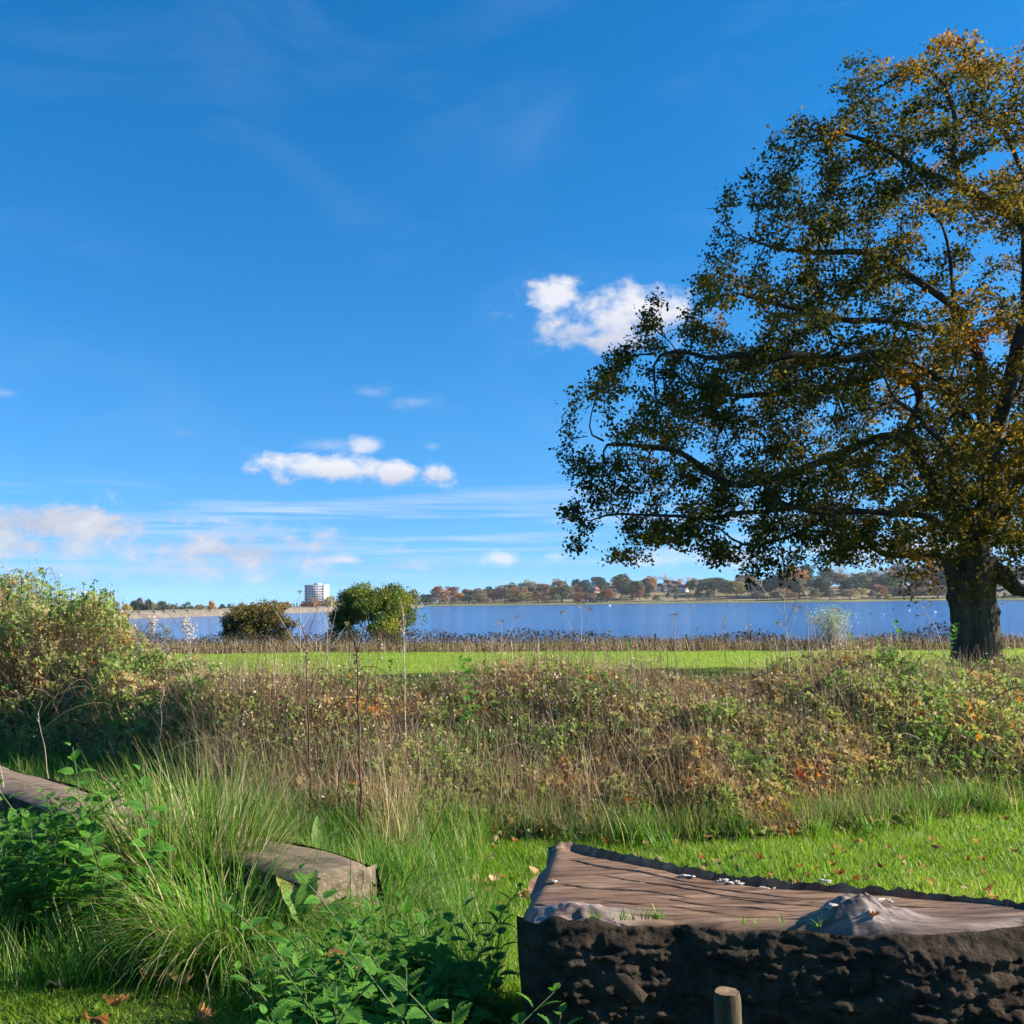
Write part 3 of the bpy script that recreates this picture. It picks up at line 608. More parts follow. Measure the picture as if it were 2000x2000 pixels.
# tower block
M['towerwall'] = plain_mat('pale tower concrete', (.46, .46, .47), (.54, .54, .55), .3, .85)
M['balconyshade'] = plain_mat('balcony recess shade', (.16, .17, .20), rough=.7)  # flat dark panels: the shade inside the balconies put into the colour
TY = 1169.0
tp = at_y(619, 1160, TY)
tower = empty('tower_block', (tp[0], TY, -8.0), 'pale grey high-rise tower block beyond the dam', 'tower block', rz=-.16)
tz = float(at_y(617, 1143.5, TY)[2])+8.0
box('wall', (-12, 12, -8, 8, 0, tz), M['towerwall'], tower)
box('parapet', (-12.3, 12.3, -8.3, 8.3, tz+.02, tz+.7), M['towerwall'], tower)
box('roof_plant_room', (-2.2, 4.2, -4, 4, tz+.72, tz+2.6), M['towerwall'], tower)
nst = 9
for k in range(nst):
    z = tz-2.85*(k+1)+.55
    for x in (-5.6, -2.2, .8, 3.6, 6.6):
        wn = box('window', (x-1.0, x+1.0, -8.12, -7.98, z, z+1.35), M['frame'], tower); box('pane', (x-.9, x+.9, -8.17, -8.125, z+.1, z+1.25), M['glass'], wn)
    for x0, x1 in ((-11.7, -8.3), (8.4, 11.8)):
        bl = box('balcony', (x0, x1, -8.14, -7.98, z-.2, z+1.9), M['balconyshade'], tower); box('balcony_front', (x0+.1, x1-.1, -8.5, -8.145, z-.4, z+.55), M['towerwall'], bl)
    for y in (-3.5, 2.5):
        wn = box('window', (11.98, 12.12, y-.9, y+.9, z, z+1.35), M['frame'], tower); box('pane', (12.125, 12.17, y-.8, y+.8, z+.1, z+1.25), M['glass'], wn)
# lamp column on the dam and two masts
M['pole'] = plain_mat('pale painted pole', (.62, .55, .42), rough=.5); M['mast'] = plain_mat('dark pole', (.06, .06, .06), rough=.6)
def pole(name, u, D, vtop, r, mat, label, cat, z0=None, arm=True):
    y = shore_y(u)+D; z = float(far_z(u, D)) if z0 is None else z0
    top = at_y(u, vtop, y)[2]-z; e = empty(name, (KXF(u)*y, y, z), label, cat)
    V, q, tt = tube([(0, 0, 0), (0, 0, top*.5), (0, 0, top)], [r, r*.85, r*.6], 8); obj('column', mesh_from('column', V, [q], None, M[mat], True), e)
    V, q, tt = tube([(0, 0, 0), (0, 0, .35)], [r*2.2, r*2.0], 8); obj('base_collar', mesh_from('base_collar', V, [q], None, M[mat], True), e)
    if arm:
        V, q, tt = tube([(0, 0, top*.99), (-.15, 0, top+.12), (-.7, 0, top+.16)], [r*.5, r*.5, r*.4], 6); obj('arm', mesh_from('arm', V, [q], None, M[mat], True), e)
        box('lamp_head', (-1.15, -.6, -.12, .12, top+.1, top+.24), M['frame'], e)
pole('lamp_post', 647.6, 4.2, 1166, .16, 'pole', 'pale lamp post standing on the dam crest below the tower', 'lamp post', -.84)
pole('telegraph_pole', 323, 110, 1172, .14, 'mast', 'thin dark pole above the trees at the left of the dam', 'pole', None, False)
pole('telegraph_pole', 416, 130, 1170, .14, 'mast', 'thin dark pole beside the orange tree behind the dam', 'pole', None, False)
# buoys and water birds
M['buoywhite'] = plain_mat('white buoy', (.8, .8, .8), rough=.4); M['bird'] = plain_mat('dark bird', (.03, .03, .035), rough=.7); M['gull'] = plain_mat('white gull', (.75, .75, .74), rough=.7)
def lathe(prof, n=12, tint=.5):
    a = np.arange(n)*2*np.pi/n; prof = np.array(prof, float)
    V = np.stack([prof[:, 0:1]*np.cos(a), prof[:, 0:1]*np.sin(a), np.repeat(prof[:, 1:2], n, 1)], 2).reshape(-1, 3)
    i = np.arange(len(prof)-1)[:, None]*n; j = np.arange(n)[None]
    return V, np.stack([i+j, i+(j+1) % n, i+n+(j+1) % n, i+n+j], 2).reshape(-1, 4)
V, q = lathe([(.02, -.3), (.42, -.2), (.55, .1), (.42, .42), (.16, .55), (.12, .95), (.02, 1.0)]); by = mesh_from('float', V, [q], None, M['buoywhite'], True)
for u, v, mt, lab in ((1190.5, 1184, 'w', 'small white buoy floating by the far shore below the village'), (431, 1208, 'd', 'small dark buoy floating before the dam left of the rust bush'), (279, 1206.5, 'd', 'small dark buoy close under the dam at the left')):
    q3 = at_z(u, v, WATER); e = empty('buoy', tuple(q3), lab, 'buoy'); o = obj('float', by, e, scale=(1.4, 1.4, 1.3) if mt == 'w' else (.6, .6, .6))
    if mt == 'd': o.data = by.copy(); o.data.materials[0] = M['bird']
def bird_mesh():
    parts = []
    V, q = lathe([(.0, -.24), (.07, -.2), (.11, -.05), (.10, .1), (.05, .22), (.01, .30)], 10); V = V[:, [0, 2, 1]]*np.array((1, 1, .75))+np.array((0, 0, .05)); parts.append((V, q, np.zeros(len(V))))
    parts.append(tube([(0, -.17, .08), (0, -.21, .17), (0, -.22, .22)], [.045, .03, .035], 6)); parts.append(tube([(0, -.20, .23), (0, -.26, .235), (0, -.32, .225)], [.045, .04, .008], 6))
    V, Fs, T = join(parts); return V, Fs
BV, BF = bird_mesh(); bm1 = mesh_from('body', BV, BF, None, M['bird'], True); bm2 = mesh_from('body', BV, BF, None, M['gull'], True)
for u, v, w in ((1684, 1196, 0), (1701, 1199, 0), (1724, 1201, 1), (1775, 1193, 1), (1745, 1191, 0), (1668, 1202, 1), (1792, 1203, 0), (1655, 1191, 0), (1826, 1196, 1)):
    e = empty('water_bird', tuple(at_z(u, v, WATER)), '%s water bird swimming on the lake left of the oak trunk' % ('white' if w else 'dark'), 'bird', '%s water birds on the lake' % ('white' if w else 'dark'), rz=u*1.3, scale=(1.9, 1.9, 1.9))
    obj('body', bm2 if w else bm1, e)

# ------------------------------------------------------------------ lakeside: hedge, fence, bushes
def edge_y(x): return 41.5-0.25*np.clip(x, -40, 40)
n = 44000; hx = rng.uniform(-30, 34, n); hy = edge_y(hx)+rng.normal(0, .9, n)
hh = .55+.75*fbm(hx*.55, hy*.2, o=3)+.15*np.sin(hx*.9)-.25*np.clip((hx-3)/5, 0, 1)
hh *= np.clip(1-np.abs(hy-edge_y(hx))/2.6, .1, 1)
hz = ground_z(hx, hy)+hh*rng.uniform(0, 1, n)**.6
tn = np.clip(.25+.5*fbm(hx*.8, hy*.8, 3.1, o=2)*.7+rng.normal(0, .12, n), 0, .9)
V1 = stamp(LEAF_V, LEAF_F, np.stack([hx, hy, hz], 1), frames(norm(rng.normal(size=(n, 3)))), rng.uniform(.05, .10, n), tn)
M['lakehedge'] = leaf_mat('lakeside bramble', [(0, (.02, .018, .014)), (.35, (.06, .045, .03)), (.55, (.11, .08, .045)), (.75, (.09, .11, .035)), (1, (.22, .17, .08))], .2, .7, .15)
hedge = empty('lakeside_hedge', (0, 41.5, 0), 'low dark brown bramble hedge between the green field and the lake', 'hedge')
V, Fs, T = join([V1]); V = V-np.array((0, 41.5, 0)); obj('foliage', mesh_from('foliage', V, Fs, T, M['lakehedge']), hedge)
n = 15000; hx = rng.uniform(-30, 34, n); hy = edge_y(hx)-1.2+rng.normal(0, .7, n)
sb = blades(np.stack([hx, hy, ground_z(hx, hy)], 1), rng.uniform(.3, .75, n), rng.uniform(.01, .022, n), rng.uniform(0, 6.28, n), rng.uniform(.05, .4, n), rng.uniform(0, .6, n), rng.uniform(.1, .8, n), 3)
V, Fs, T = join([sb]); obj('dry_stems', mesh_from('dry_stems', V-np.array((0, 41.5, 0)), Fs, T, M['dead']), hedge)
# wire fence on the lake side
M['post'] = plain_mat('dark fence post', (.05, .04, .03), (.09, .075, .06), 8, .9)
fx0 = at_y(1100, 1200, 44)[0]; fence = empty('wire_fence', (6, 42.6, float(ground_z(6, 42.6))), 'low wire fence with thin dark posts along the lake edge', 'fence')
fb = np.array(fence.location); xs = np.arange(2.2, 15.5, 1.22); tops = []
for i, x in enumerate(xs):
    y = float(edge_y(x))+1.6; z = float(ground_z(x, y)); hgt = .62+.08*math.sin(i*2.3); tops.append((x, y, z+hgt))
    V, q, tt = tube([(x, y, z-.1), (x+.01*math.sin(i), y, z+hgt*.5), (x+.03*math.sin(i*1.3), y, z+hgt)], [.05, .048, .045], 6)
    obj('post', mesh_from('post', V-fb, [q], None, M['post']), fence)
tops = np.array(tops)
for dz in (-.05, -.25, -.42):
    V, q, tt = tube(tops+np.array((0, -.05, dz)), .006, 3); obj('wire', mesh_from('wire', V-fb, [q], None, M['post']), fence)

def bush(name, u0, u1, vtop, Y, seed, mat, label, cat='bush', nleaf=15000, lsz=.085, gap=0.0, sink=.5, tbias=0.0):
    r = np.random.default_rng(seed); c = at_y((u0+u1)/2, vtop, Y); gz = float(ground_z(c[0], Y)); H = c[2]-gz; W = (u1-u0)*Y/F/2
    e = empty(name, (c[0], Y, gz), label, cat)
    lobes = []
    for k in range(22):
        a = r.uniform(0, 6.28); q = r.uniform(.15, 1)**.6; zz = r.uniform(.16, .95)
        lim = math.sqrt(max(0, 1-max(0, (zz-.42)/.60)**2))*(.86+.14*min(1, zz/.3))
        lobes.append((W*.80*q*lim*math.cos(a), W*.80*q*lim*math.sin(a), H*zz*.86, W*r.uniform(.20, .34), H*r.uniform(.11, .19), r.normal(0, .13)))
    lobes.append((0, 0, H*.5, W*.6, H*.38, 0)); parts = []
    for (x, y, z, rw, rh, tb), m_ in zip(lobes, r.multinomial(nleaf, np.ones(len(lobes))/len(lobes))):
        d = norm(r.normal(size=(m_, 3))); rad = r.uniform(.35, 1.0, (m_, 1))**.5
        P = np.array((x, y, z))+d*rad*np.array((rw, rw, rh))+r.normal(0, .05, (m_, 3)); P[:, 2] = np.maximum(P[:, 2], .03)
        tt = .45+tb+.22*d[:, 0]+.12*P[:, 2]/H+r.normal(0, .14, m_)+tbias  # lighter tint to the right and top: sunlight put into the leaf colour
        parts.append(stamp(KITE_V, KITE_F, P, frames(norm(r.normal(size=(m_, 3))+d*.5)), r.uniform(.7, 1.4, m_)*lsz, np.clip(tt, 0, 1)))
    for k in range(50):          # sprays that break the outline
        a = r.uniform(0, 6.28); zz = r.uniform(.3, .98); lim = math.sqrt(max(0, 1-max(0, (zz-.42)/.60)**2))
        p0 = np.array((W*.8*lim*math.cos(a), W*.8*lim*math.sin(a), H*zz*.9)); d = norm(np.array((math.cos(a)*.6, math.sin(a)*.6, r.uniform(.2, 1.2))))
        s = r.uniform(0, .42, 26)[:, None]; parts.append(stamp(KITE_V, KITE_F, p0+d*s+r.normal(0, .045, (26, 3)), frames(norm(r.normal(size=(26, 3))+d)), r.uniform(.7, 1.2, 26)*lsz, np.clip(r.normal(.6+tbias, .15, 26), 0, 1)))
    V, Fs, T = join(parts); obj('crown', mesh_from('crown', V, Fs, T, M[mat]), e)
    parts = []
    for k in range(9):
        a = r.uniform(0, 6.28); d = np.array((math.cos(a)*.6, math.sin(a)*.6, 1.0)); L = H*r.uniform(.5, .8)
        parts.append(tube([(0, 0, -.1), d*L*.3+r.normal(0, .05, 3), d*L*.65+r.normal(0, .08, 3), d*L*.9], [.06, .045, .03, .012], 5))
    V, Fs, T = join(parts); obj('stems', mesh_from('stems', V, Fs, T, M['twig']), e)
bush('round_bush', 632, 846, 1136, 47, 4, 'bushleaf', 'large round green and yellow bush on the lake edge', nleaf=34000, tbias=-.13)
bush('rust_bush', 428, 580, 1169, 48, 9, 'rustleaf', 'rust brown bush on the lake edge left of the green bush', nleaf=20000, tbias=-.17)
# pale, nearly bare willow shrub
pc = at_y(1622, 1183, 37); gz = float(ground_z(pc[0], 37)); ph = pc[2]-gz
wil = empty('willow_shrub', (pc[0], 37, gz), 'pale half-bare willow shrub left of the oak trunk', 'shrub')
parts, lv = [], []
for k in range(95):
    a = rng.uniform(0, 6.28); s = rng.uniform(.05, .42); L = ph*rng.uniform(.55, 1.0)*(1-.35*s)
    d = np.array((math.cos(a)*s, math.sin(a)*s, 1.0)); b0 = np.array((rng.normal(0, .22), rng.normal(0, .2), -.05))
    p3 = b0+d*L; parts.append(tube([b0, b0+d*L*.35+rng.normal(0, .03, 3), b0+d*L*.7+rng.normal(0, .04, 3), p3], [.014, .011, .007, .003], 3))
    for j in range(6):
        q0 = b0+d*L*rng.uniform(.4, .95); dd = norm(d+rng.normal(0, .5, 3)); parts.append(tube([q0, q0+dd*rng.uniform(.12, .3)], [.005, .002], 3))
    lv.append(p3+rng.normal(0, .14, (34, 3))*np.array((1, 1, .9)))
V, Fs, T = join(parts); obj('stems', mesh_from('stems', V, Fs, T, M['greytwig']), wil)
lv = np.concatenate(lv); lv = lv[rng.random(len(lv)) < np.clip((lv[:, 2]/ph-.35)*1.4, 0.05, 1)]
V, q, T = stamp(KITE_V, KITE_F, lv, frames(rng.normal(size=lv.shape)), rng.uniform(.04, .075, len(lv)), rng.random(len(lv)))
obj('leaves', mesh_from('leaves', V, [q], T, M['paleleaf']), wil)

# ------------------------------------------------------------------ field turf (short mown grass, stuff)
def patch(n, size, lmin, lmax, wmin, wmax, mat, lean=.5, curl=.9, bias=0.0, spread=.28, seg=3, droop=None, tgrad=.15, prob_dry=0.0):
    pos = np.zeros((n, 3)); r = size*np.sqrt(rng.random(n)); a = rng.uniform(0, 6.28, n); pos[:, 0] = r*np.cos(a); pos[:, 1] = r*np.sin(a); pos[:, 2] = -.01
    tint = np.clip(rng.normal(.38+bias, spread*.6, n), 0, .85); tint = np.where(rng.random(n) < prob_dry, rng.uniform(.85, 1, n), tint)
    az = np.where(rng.random(n) < .5, a+rng.normal(0, .8, n), rng.uniform(0, 6.28, n))
    V, q, T = blades(pos, rng.uniform(lmin, lmax, n), rng.uniform(wmin, wmax, n), az, rng.uniform(0, lean, n), rng.uniform(0, curl, n), tint, seg, tgrad=tgrad)
    return mesh_from('clump', V, [q], T, mat)
fp = [patch(150, .55, .05, .11, .012, .022, M['field'], .7, .7, .1) for i in range(4)]
n = 15000; px = rng.uniform(-26, 26, n); py = 11.5+30*rng.random(n)**.9; k = (np.abs(px) < .62*py+3) & (py < edge_y(px)-.9); px, py = px[k], py[k]
s = rng.uniform(.8, 1.2, len(px)); lo = .4+1.2*fbm(px*.5, py*.25, o=3)
o = scatter('field_grass', fp, np.stack([px, py, ground_z(px, py)], 1), rng.uniform(0, 6.28, len(px)), np.stack([s, s, s*lo], 1), rng.integers(0, 4, len(px)))
tag(o, 'short bright green turf of the field beyond the brambles', 'grass', kind='stuff')

# ------------------------------------------------------------------ the oak
def build_oak():
    r = np.random.default_rng(11); Y0 = 19.5; K = Y0/25.0
    def pt(u, v, y): return at_y(u, v, Y0+(y-25)*.8)
    base = at_y(1903, 1287, Y0); bx = base[0]; gz = float(ground_z(bx, Y0))
    root = empty('oak_tree', (bx, Y0, gz), 'large spreading oak with browning leaves standing by the field', 'tree')
    O = np.array((bx, Y0, gz))
    # silhouette of the crown in the photograph, used as the outline of the volume
    poly = np.array([(1062, 835), (1078, 785), (1128, 722), (1180, 690), (1232, 668), (1248, 600), (1290, 556), (1362, 548), (1385, 480), (1402, 408), (1428, 362), (1478, 322), (1500, 285), (1535, 205), (1590, 140), (1622, 96), (1695, 108), (1760, 92), (1850, 60), (1938, 52),
                     (2030, 60), (2150, 110), (2270, 200), (2370, 330), (2470, 480), (2560, 620), (2640, 780), (2660, 930), (2600, 1040), (2450, 1085), (2250, 1075), (2050, 1060), (1985, 1110), (1950, 1080), (1850, 1085), (1790, 1120), (1720, 1085), (1620, 1110), (1545, 1125), (1450, 1128), (1405, 1120), (1380, 1085), (1300, 1062),
                     (1250, 1085), (1190, 1085), (1125, 1105), (1108, 1060), (1090, 1010), (1080, 985), (1105, 955), (1150, 945), (1112, 925), (1120, 895), (1200, 880), (1130, 880), (1080, 868)], float)
    poly[poly[:, 0] < 1420, 0] -= 14
    def inside(u, v):
        x1, y1 = poly[:, 0], poly[:, 1]; x2, y2 = np.roll(x1, -1), np.roll(y1, -1)
        c = (y1[None] > v[:, None]) != (y2[None] > v[:, None])
        xi = x1[None]+(v[:, None]-y1[None])/(y2-y1+1e-9)[None]*(x2-x1)[None]
        return (np.sum(c & (u[:, None] < xi), 1) % 2) == 1
    A = []
    tot = 0
    while tot < 5700:
        P = np.stack([bx+r.uniform(-11.5, 11, 30000)*K, Y0+r.uniform(-6.2, 6.2, 30000)*K, r.uniform(1.6, 16.4, 30000)*K], 1)
        Rz = K*np.interp(P[:, 2]/K, [1.5, 3, 5.5, 8, 11, 13.5, 15, 16.4], [9.5, 10.3, 10.6, 9.6, 7.4, 5.6, 4.0, 2.0])
        q = ((P[:, 0]-bx)/Rz)**2+((P[:, 1]-Y0)/(Rz*.56))**2
        u, v = project(P); ok = (q < 1) & inside(u, v)
        den = fbm(P[:, 0]*.62, P[:, 1]*.62, P[:, 2]*1.15, o=2)
        ok &= r.random(len(P)) < np.clip(.25+.75*np.sqrt(q), 0, 1)
        ok &= (den > .43)
        A.append(P[ok]); tot += ok.sum()
    A = np.concatenate(A)[:5700]
    # main limbs: photo pixels with a depth beside the trunk
    L = [[(1903, 1090, 25), (1912, 1010, 25.1), (1930, 945, 25.2), (1926, 880, 25.2), (1918, 820, 25.3), (1916, 760, 25.3), (1914, 702, 25.4), (1898, 675, 25.5), (1887, 618, 25.6), (1873, 567, 25.8), (1860, 500, 26), (1840, 440, 26)],
         [(1890, 1090, 25), (1850, 1087, 24.6), (1790, 1084, 24.2), (1702, 1077, 23.6), (1687, 1048, 23.4), (1651, 1020, 23.2), (1590, 1004, 23), (1520, 985, 22.7)],
         [(1896, 1080, 25), (1868, 1040, 24.8), (1800, 1008, 24.6), (1700, 1000, 24.4), (1628, 1004, 24.3), (1600, 1025, 24.3), (1560, 1046, 24.3), (1521, 1058, 24.3), (1460, 1071, 24.3), (1430, 1062, 24.3), (1413, 1035, 24.3), (1386, 1021, 24.3), (1346, 1034, 24.3), (1292, 1052, 24.3), (1255, 1085, 24.3)],
         [(1628, 1004, 24.3), (1570, 995, 24.6), (1500, 1000, 24.7), (1440, 1000, 24.8), (1390, 1018, 24.8), (1330, 1005, 24.9), (1270, 1000, 25), (1210, 1005, 25), (1150, 1020, 25)],
         [(1905, 1060, 25), (1870, 1010, 25.3), (1832, 972, 25.5), (1812, 935, 25.6), (1789, 904, 25.6), (1775, 870, 25.7), (1740, 850, 25.8), (1690, 870, 25.9), (1600, 900, 26), (1500, 940, 26), (1440, 955, 26), (1380, 925, 26), (1330, 890, 26), (1260, 868, 26), (1180, 860, 26), (1110, 845, 26)],
         [(1789, 904, 25.6), (1772, 845, 26.3), (1790, 810, 26.6), (1799, 793, 26.8), (1792, 765, 26.8), (1786, 742, 26.9), (1756, 722, 27), (1688, 739, 27.1), (1630, 752, 27.2), (1567, 762, 27.3), (1500, 770, 27.3), (1430, 775, 27.3)],
         [(1923, 870, 25.2), (1877, 786, 25), (1830, 725, 24.6), (1770, 700, 24.2), (1700, 690, 24), (1620, 700, 23.8), (1540, 690, 23.6), (1460, 690, 23.5), (1380, 690, 23.5), (1310, 680, 23.5), (1240, 690, 23.5)],
         [(1900, 680, 25.5), (1850, 645, 25.2), (1786, 631, 24.8), (1688, 628, 24.4), (1600, 610, 24), (1520, 590, 23.8), (1440, 570, 23.6)],
         [(1887, 618, 25.6), (1820, 560, 25.8), (1760, 520, 26), (1690, 490, 26.2), (1620, 490, 26.2), (1540, 480, 26.3), (1450, 460, 26.3)],
         [(1926, 880, 25.2), (1965, 780, 25), (1985, 680, 24.7), (2010, 560, 24.4), (2005, 440, 24.2), (1940, 400, 24), (1880, 373, 23.8), (1807, 342, 23.6), (1740, 295, 23.6), (1673, 269, 23.6), (1610, 250, 23.6)],
         [(2010, 560, 24.4), (2030, 450, 25), (2000, 340, 25.6), (1960, 250, 26), (1930, 170, 26.2), (1900, 110, 26.4)],
         [(1880, 373, 23.8), (1862, 310, 24), (1870, 240, 24.3), (1850, 170, 24.6), (1800, 130, 25)],
         [(1903, 1080, 25), (1940, 1060, 25.3), (1985, 1060, 25.6), (2060, 1040, 26), (2160, 1020, 26.4), (2280, 1000, 26.6), (2420, 980, 26.6), (2540, 960, 26.6)],
         [(1926, 900, 25.2), (2000, 840, 25.8), (2090, 780, 26.2), (2200, 730, 26.6), (2320, 690, 26.8), (2440, 640, 27)],
         [(1926, 880, 25.2), (1990, 760, 26.6), (2080, 620, 27.4), (2150, 480, 27.8), (2190, 340, 28), (2200, 220, 28)],
         [(1910, 1060, 25), (1950, 1000, 23.6), (2010, 930, 22.4), (2090, 880, 21.4), (2180, 850, 20.6)],
         [(1910, 1040, 25), (1880, 960, 23.4), (1850, 880, 22), (1810, 820, 21), (1750, 790, 20.2)],
         [(1915, 960, 25), (1890, 860, 27), (1850, 780, 28.6), (1800, 720, 29.8)],
         [(1910, 1000, 25), (1960, 920, 27), (2000, 850, 28.6), (2060, 800, 30)]]
    nodes, parent = [], []
    def add(p, par): nodes.append(np.array(p, float)); parent.append(par); return len(nodes)-1
    root_i = add((bx, Y0, gz+1.0), -1); trunk_top = add((bx, Y0, gz+1.9), root_i)
    for li, l in enumerate(L):
        P = [pt(*q) for q in l]
        # attach to the nearest existing node
        arr = np.array(nodes); d = np.linalg.norm(arr-P[0], axis=1); prev = int(np.argmin(d)) if li else trunk_top
        for i, p in enumerate(P):
            p0 = nodes[prev]; dist = np.linalg.norm(p-p0); k = max(1, int(dist/.25))
            for j in range(1, k+1):
                s = j/k; prev = add(p0+(p-p0)*s+(r.normal(0, .045, 3) if j < k else 0), prev)
    seed_n = len(nodes)
    # grow twigs towards the crown volume (space colonisation)
    STEP, DI, DK = .25, 2.8, .40
    N0 = np.array(nodes)
    nd = np.full(len(A), 1e9); ni = np.zeros(len(A), int)
    for c0 in range(0, len(N0), 400):
        d = np.linalg.norm(A[:, None]-N0[None, c0:c0+400], axis=2); m = d.min(1); k = d.argmin(1)+c0; b = m < nd; nd[b] = m[b]; ni[b] = k[b]
    alive = nd > DK
    kids = {}
    for it in range(75):
        act = np.where(alive & (nd < (DI if it < 50 else 6)))[0]
        if not len(act): break
        arr = np.array(nodes); uq, inv = np.unique(ni[act], return_inverse=True)
        dirs = norm(A[act]-arr[ni[act]]); acc = np.zeros((len(uq), 3)); np.add.at(acc, inv, dirs)
        pdir = np.array([norm(nodes[i]-nodes[parent[i]]) if parent[i] >= 0 else np.array((0, 0, 1.)) for i in uq])
        acc = norm(norm(acc)+pdir*.25+r.normal(0, .22, acc.shape)+np.array((0, 0, -.05)))
        newp = arr[uq]+acc*STEP; st = len(nodes)
        for i, p in zip(uq, newp): add(p, int(i))
        rem = np.where(alive)[0]
        for c0 in range(0, len(newp), 300):
            d = np.linalg.norm(A[rem][:, None]-newp[None, c0:c0+300], axis=2); m = d.min(1); k = d.argmin(1)+st+c0
            b = m < nd[rem]; nd[rem[b]] = m[b]; ni[rem[b]] = k[b]
        alive &= nd > DK
    n = len(nodes); arr = np.array(nodes); par = np.array(parent)
    ch = [[] for _ in range(n)]
    for i in range(1, n): ch[par[i]].append(i)
    EXP = 2.65; rad = np.zeros(n); s2 = np.zeros(n)
    for i in range(n-1, -1, -1):
        rad[i] = (s2[i] if s2[i] > 0 else .0075**EXP)**(1/EXP)
        if par[i] >= 0: s2[par[i]] += rad[i]**EXP
    k = .31/rad[trunk_top]; rad = np.where(rad > .012, .012+(rad-.012)*k, rad)
    # thick wood twists a little; every node moves once, so that branches stay joined
    arr = arr+.24*(np.stack([vnoise(arr[:, 0]*1.1+7*c_, arr[:, 1]*1.1, arr[:, 2]*1.1) for c_ in range(3)], 1)-.5)
    # chains -> tubes
    parts = []; heads = [root_i]
    while heads:
        h = heads.pop(); ch_pts = [h] if par[h] < 0 else [par[h], h]; i = h
        while ch[i]:
            cs = sorted(ch[i], key=lambda q: -rad[q]); heads += cs[1:]; i = cs[0]; ch_pts.append(i)
        rr = rad[ch_pts].copy()
        if par[h] >= 0: rr[0] = min(rr[0], rr[1]*1.25)
        rr[-1] *= .6
        P = arr[ch_pts]-O
        rr = rr*(1+.22*(vnoise(arr[ch_pts][:, 0]*3.1, arr[ch_pts][:, 1]*3.1, arr[ch_pts][:, 2]*3.1)-.5)*2)
        if len(P) > 4: P[1:-1] = P[1:-1]*.5+.25*(P[:-2]+P[2:])
        big = rr.max(); parts.append(tube(P, rr, 10 if big > .15 else 6 if big > .04 else 4 if big > .016 else 3))
    V, Fs, T = join(parts)
    # knobbly bark on the thick wood
    obj('branches', mesh_from('branches', V, Fs, T, M['twig'], True), root)
    # trunk
    na, nz = 72, 70; zz = np.linspace(-.3, 2.75, nz); aa = np.arange(na)*2*np.pi/na
    Z, Aa = np.meshgrid(zz, aa, indexing='ij')
    rr = np.interp(Z, [-.3, 0, .35, .9, 1.5, 2.0, 2.4, 2.75], [.78, .68, .585, .545, .535, .545, .60, .66])
    rr = rr*(1+.10*np.clip(.5-Z, 0, 1)*np.sin(Aa*5+1))
    rd = np.abs(vnoise(Aa*11/1.0, Z*1.4, 2.0)-.5)*2; rr = rr-.05*(1-rd)**3+.03*vnoise(Aa*24, Z*5)+.05*(fbm(Aa*1.6, Z*1.2, o=2)-.5)
    for a0, z0, am in ((math.pi, 1.75, .12), (-.15, 1.40, .10), (-.4, 2.45, .2), (-1.9, 2.2, .12)):
        da = np.angle(np.exp(1j*(Aa-a0))); rr = rr+am*np.exp(-(da/.28)**2-((Z-z0)/.13)**2)
    lean = (Z-1.4)*-.03
    V = K*np.stack([rr*np.cos(Aa)+lean, rr*np.sin(Aa), Z], 2).reshape(-1, 3)+np.array((.04, 0, .22))
    V[:na, 2] = -.3
    i = np.arange(nz-1)[:, None]*na; j = np.arange(na)[None]; q = np.stack([i+j, i+(j+1) % na, i+na+(j+1) % na, i+na+j], 2).reshape(-1, 4)
    obj('trunk', mesh_from('trunk', V, [q], None, M['oakbark'], True), root)
    # the sawn-off drooping limb on the right of the trunk
    st = [pt(*q)-O for q in ((1915, 1105, 24.9), (1945, 1118, 24.7), (1968, 1133, 24.6), (1985, 1150, 24.5), (2010, 1158, 24.4), (2040, 1170, 24.4))]
    V, q, T = tube(st, [.22, .19, .16, .14, .10, .04], 10); obj('low_limb', mesh_from('low_limb', V, [q], None, M['twig'], True), root)
    # leaves on the twigs
    tips = np.where(rad < .0125)[0]
    tips = np.concatenate([tips, np.where((rad >= .0125) & (rad < .02) & (np.arange(n) > seed_n))[0][::3]])
    cp = arr[tips]; m = 58
    pos = np.repeat(cp, m, 0)+r.normal(0, 1, (len(cp)*m, 3))*np.array((.115, .115, .075))
    extra = [pt(*q) for q in ((1778, 1105, 23.6), (1782, 1125, 23.6), (1790, 1142, 23.6), (1800, 1130, 23.6), (1812, 1120, 23.5), (1775, 1090, 23.6), (1960, 1092, 24.5), (1975, 1098, 24.5), (1990, 1102, 24.5), (1930, 1140, 23.9), (1985, 1125, 24.4), (2000, 1110, 24.4), (1890, 1150, 24.1), (1915, 1158, 24.1))]
    pos = np.concatenate([pos]+[e_+r.normal(0, .2, (70, 3)) for e_ in extra])
    cl = fbm(pos[:, 0]*.7, pos[:, 1]*.7, pos[:, 2]*.9, o=3)
    gx = np.clip((pos[:, 0]-bx+7.5)/9, 0, 1); gzz = np.clip((pos[:, 2]-3)/10, 0, 1)
    tint = .31+.30*gx+.10*gzz+1.2*(cl-.5)+r.normal(0, .11, len(pos))
    dirs = norm(r.normal(size=pos.shape)+np.array((0, 0, -.25)))
    V, q, T = stamp(KITE_V, KITE_F, pos-O, frames(dirs), r.uniform(.04, .105, len(pos)), np.clip(tint, 0, 1))
    obj('crown', mesh_from('crown', V, [q], T, M['oakleaf']), root)
    print('oak nodes', n, 'leaves', len(pos), flush=True)
build_oak()

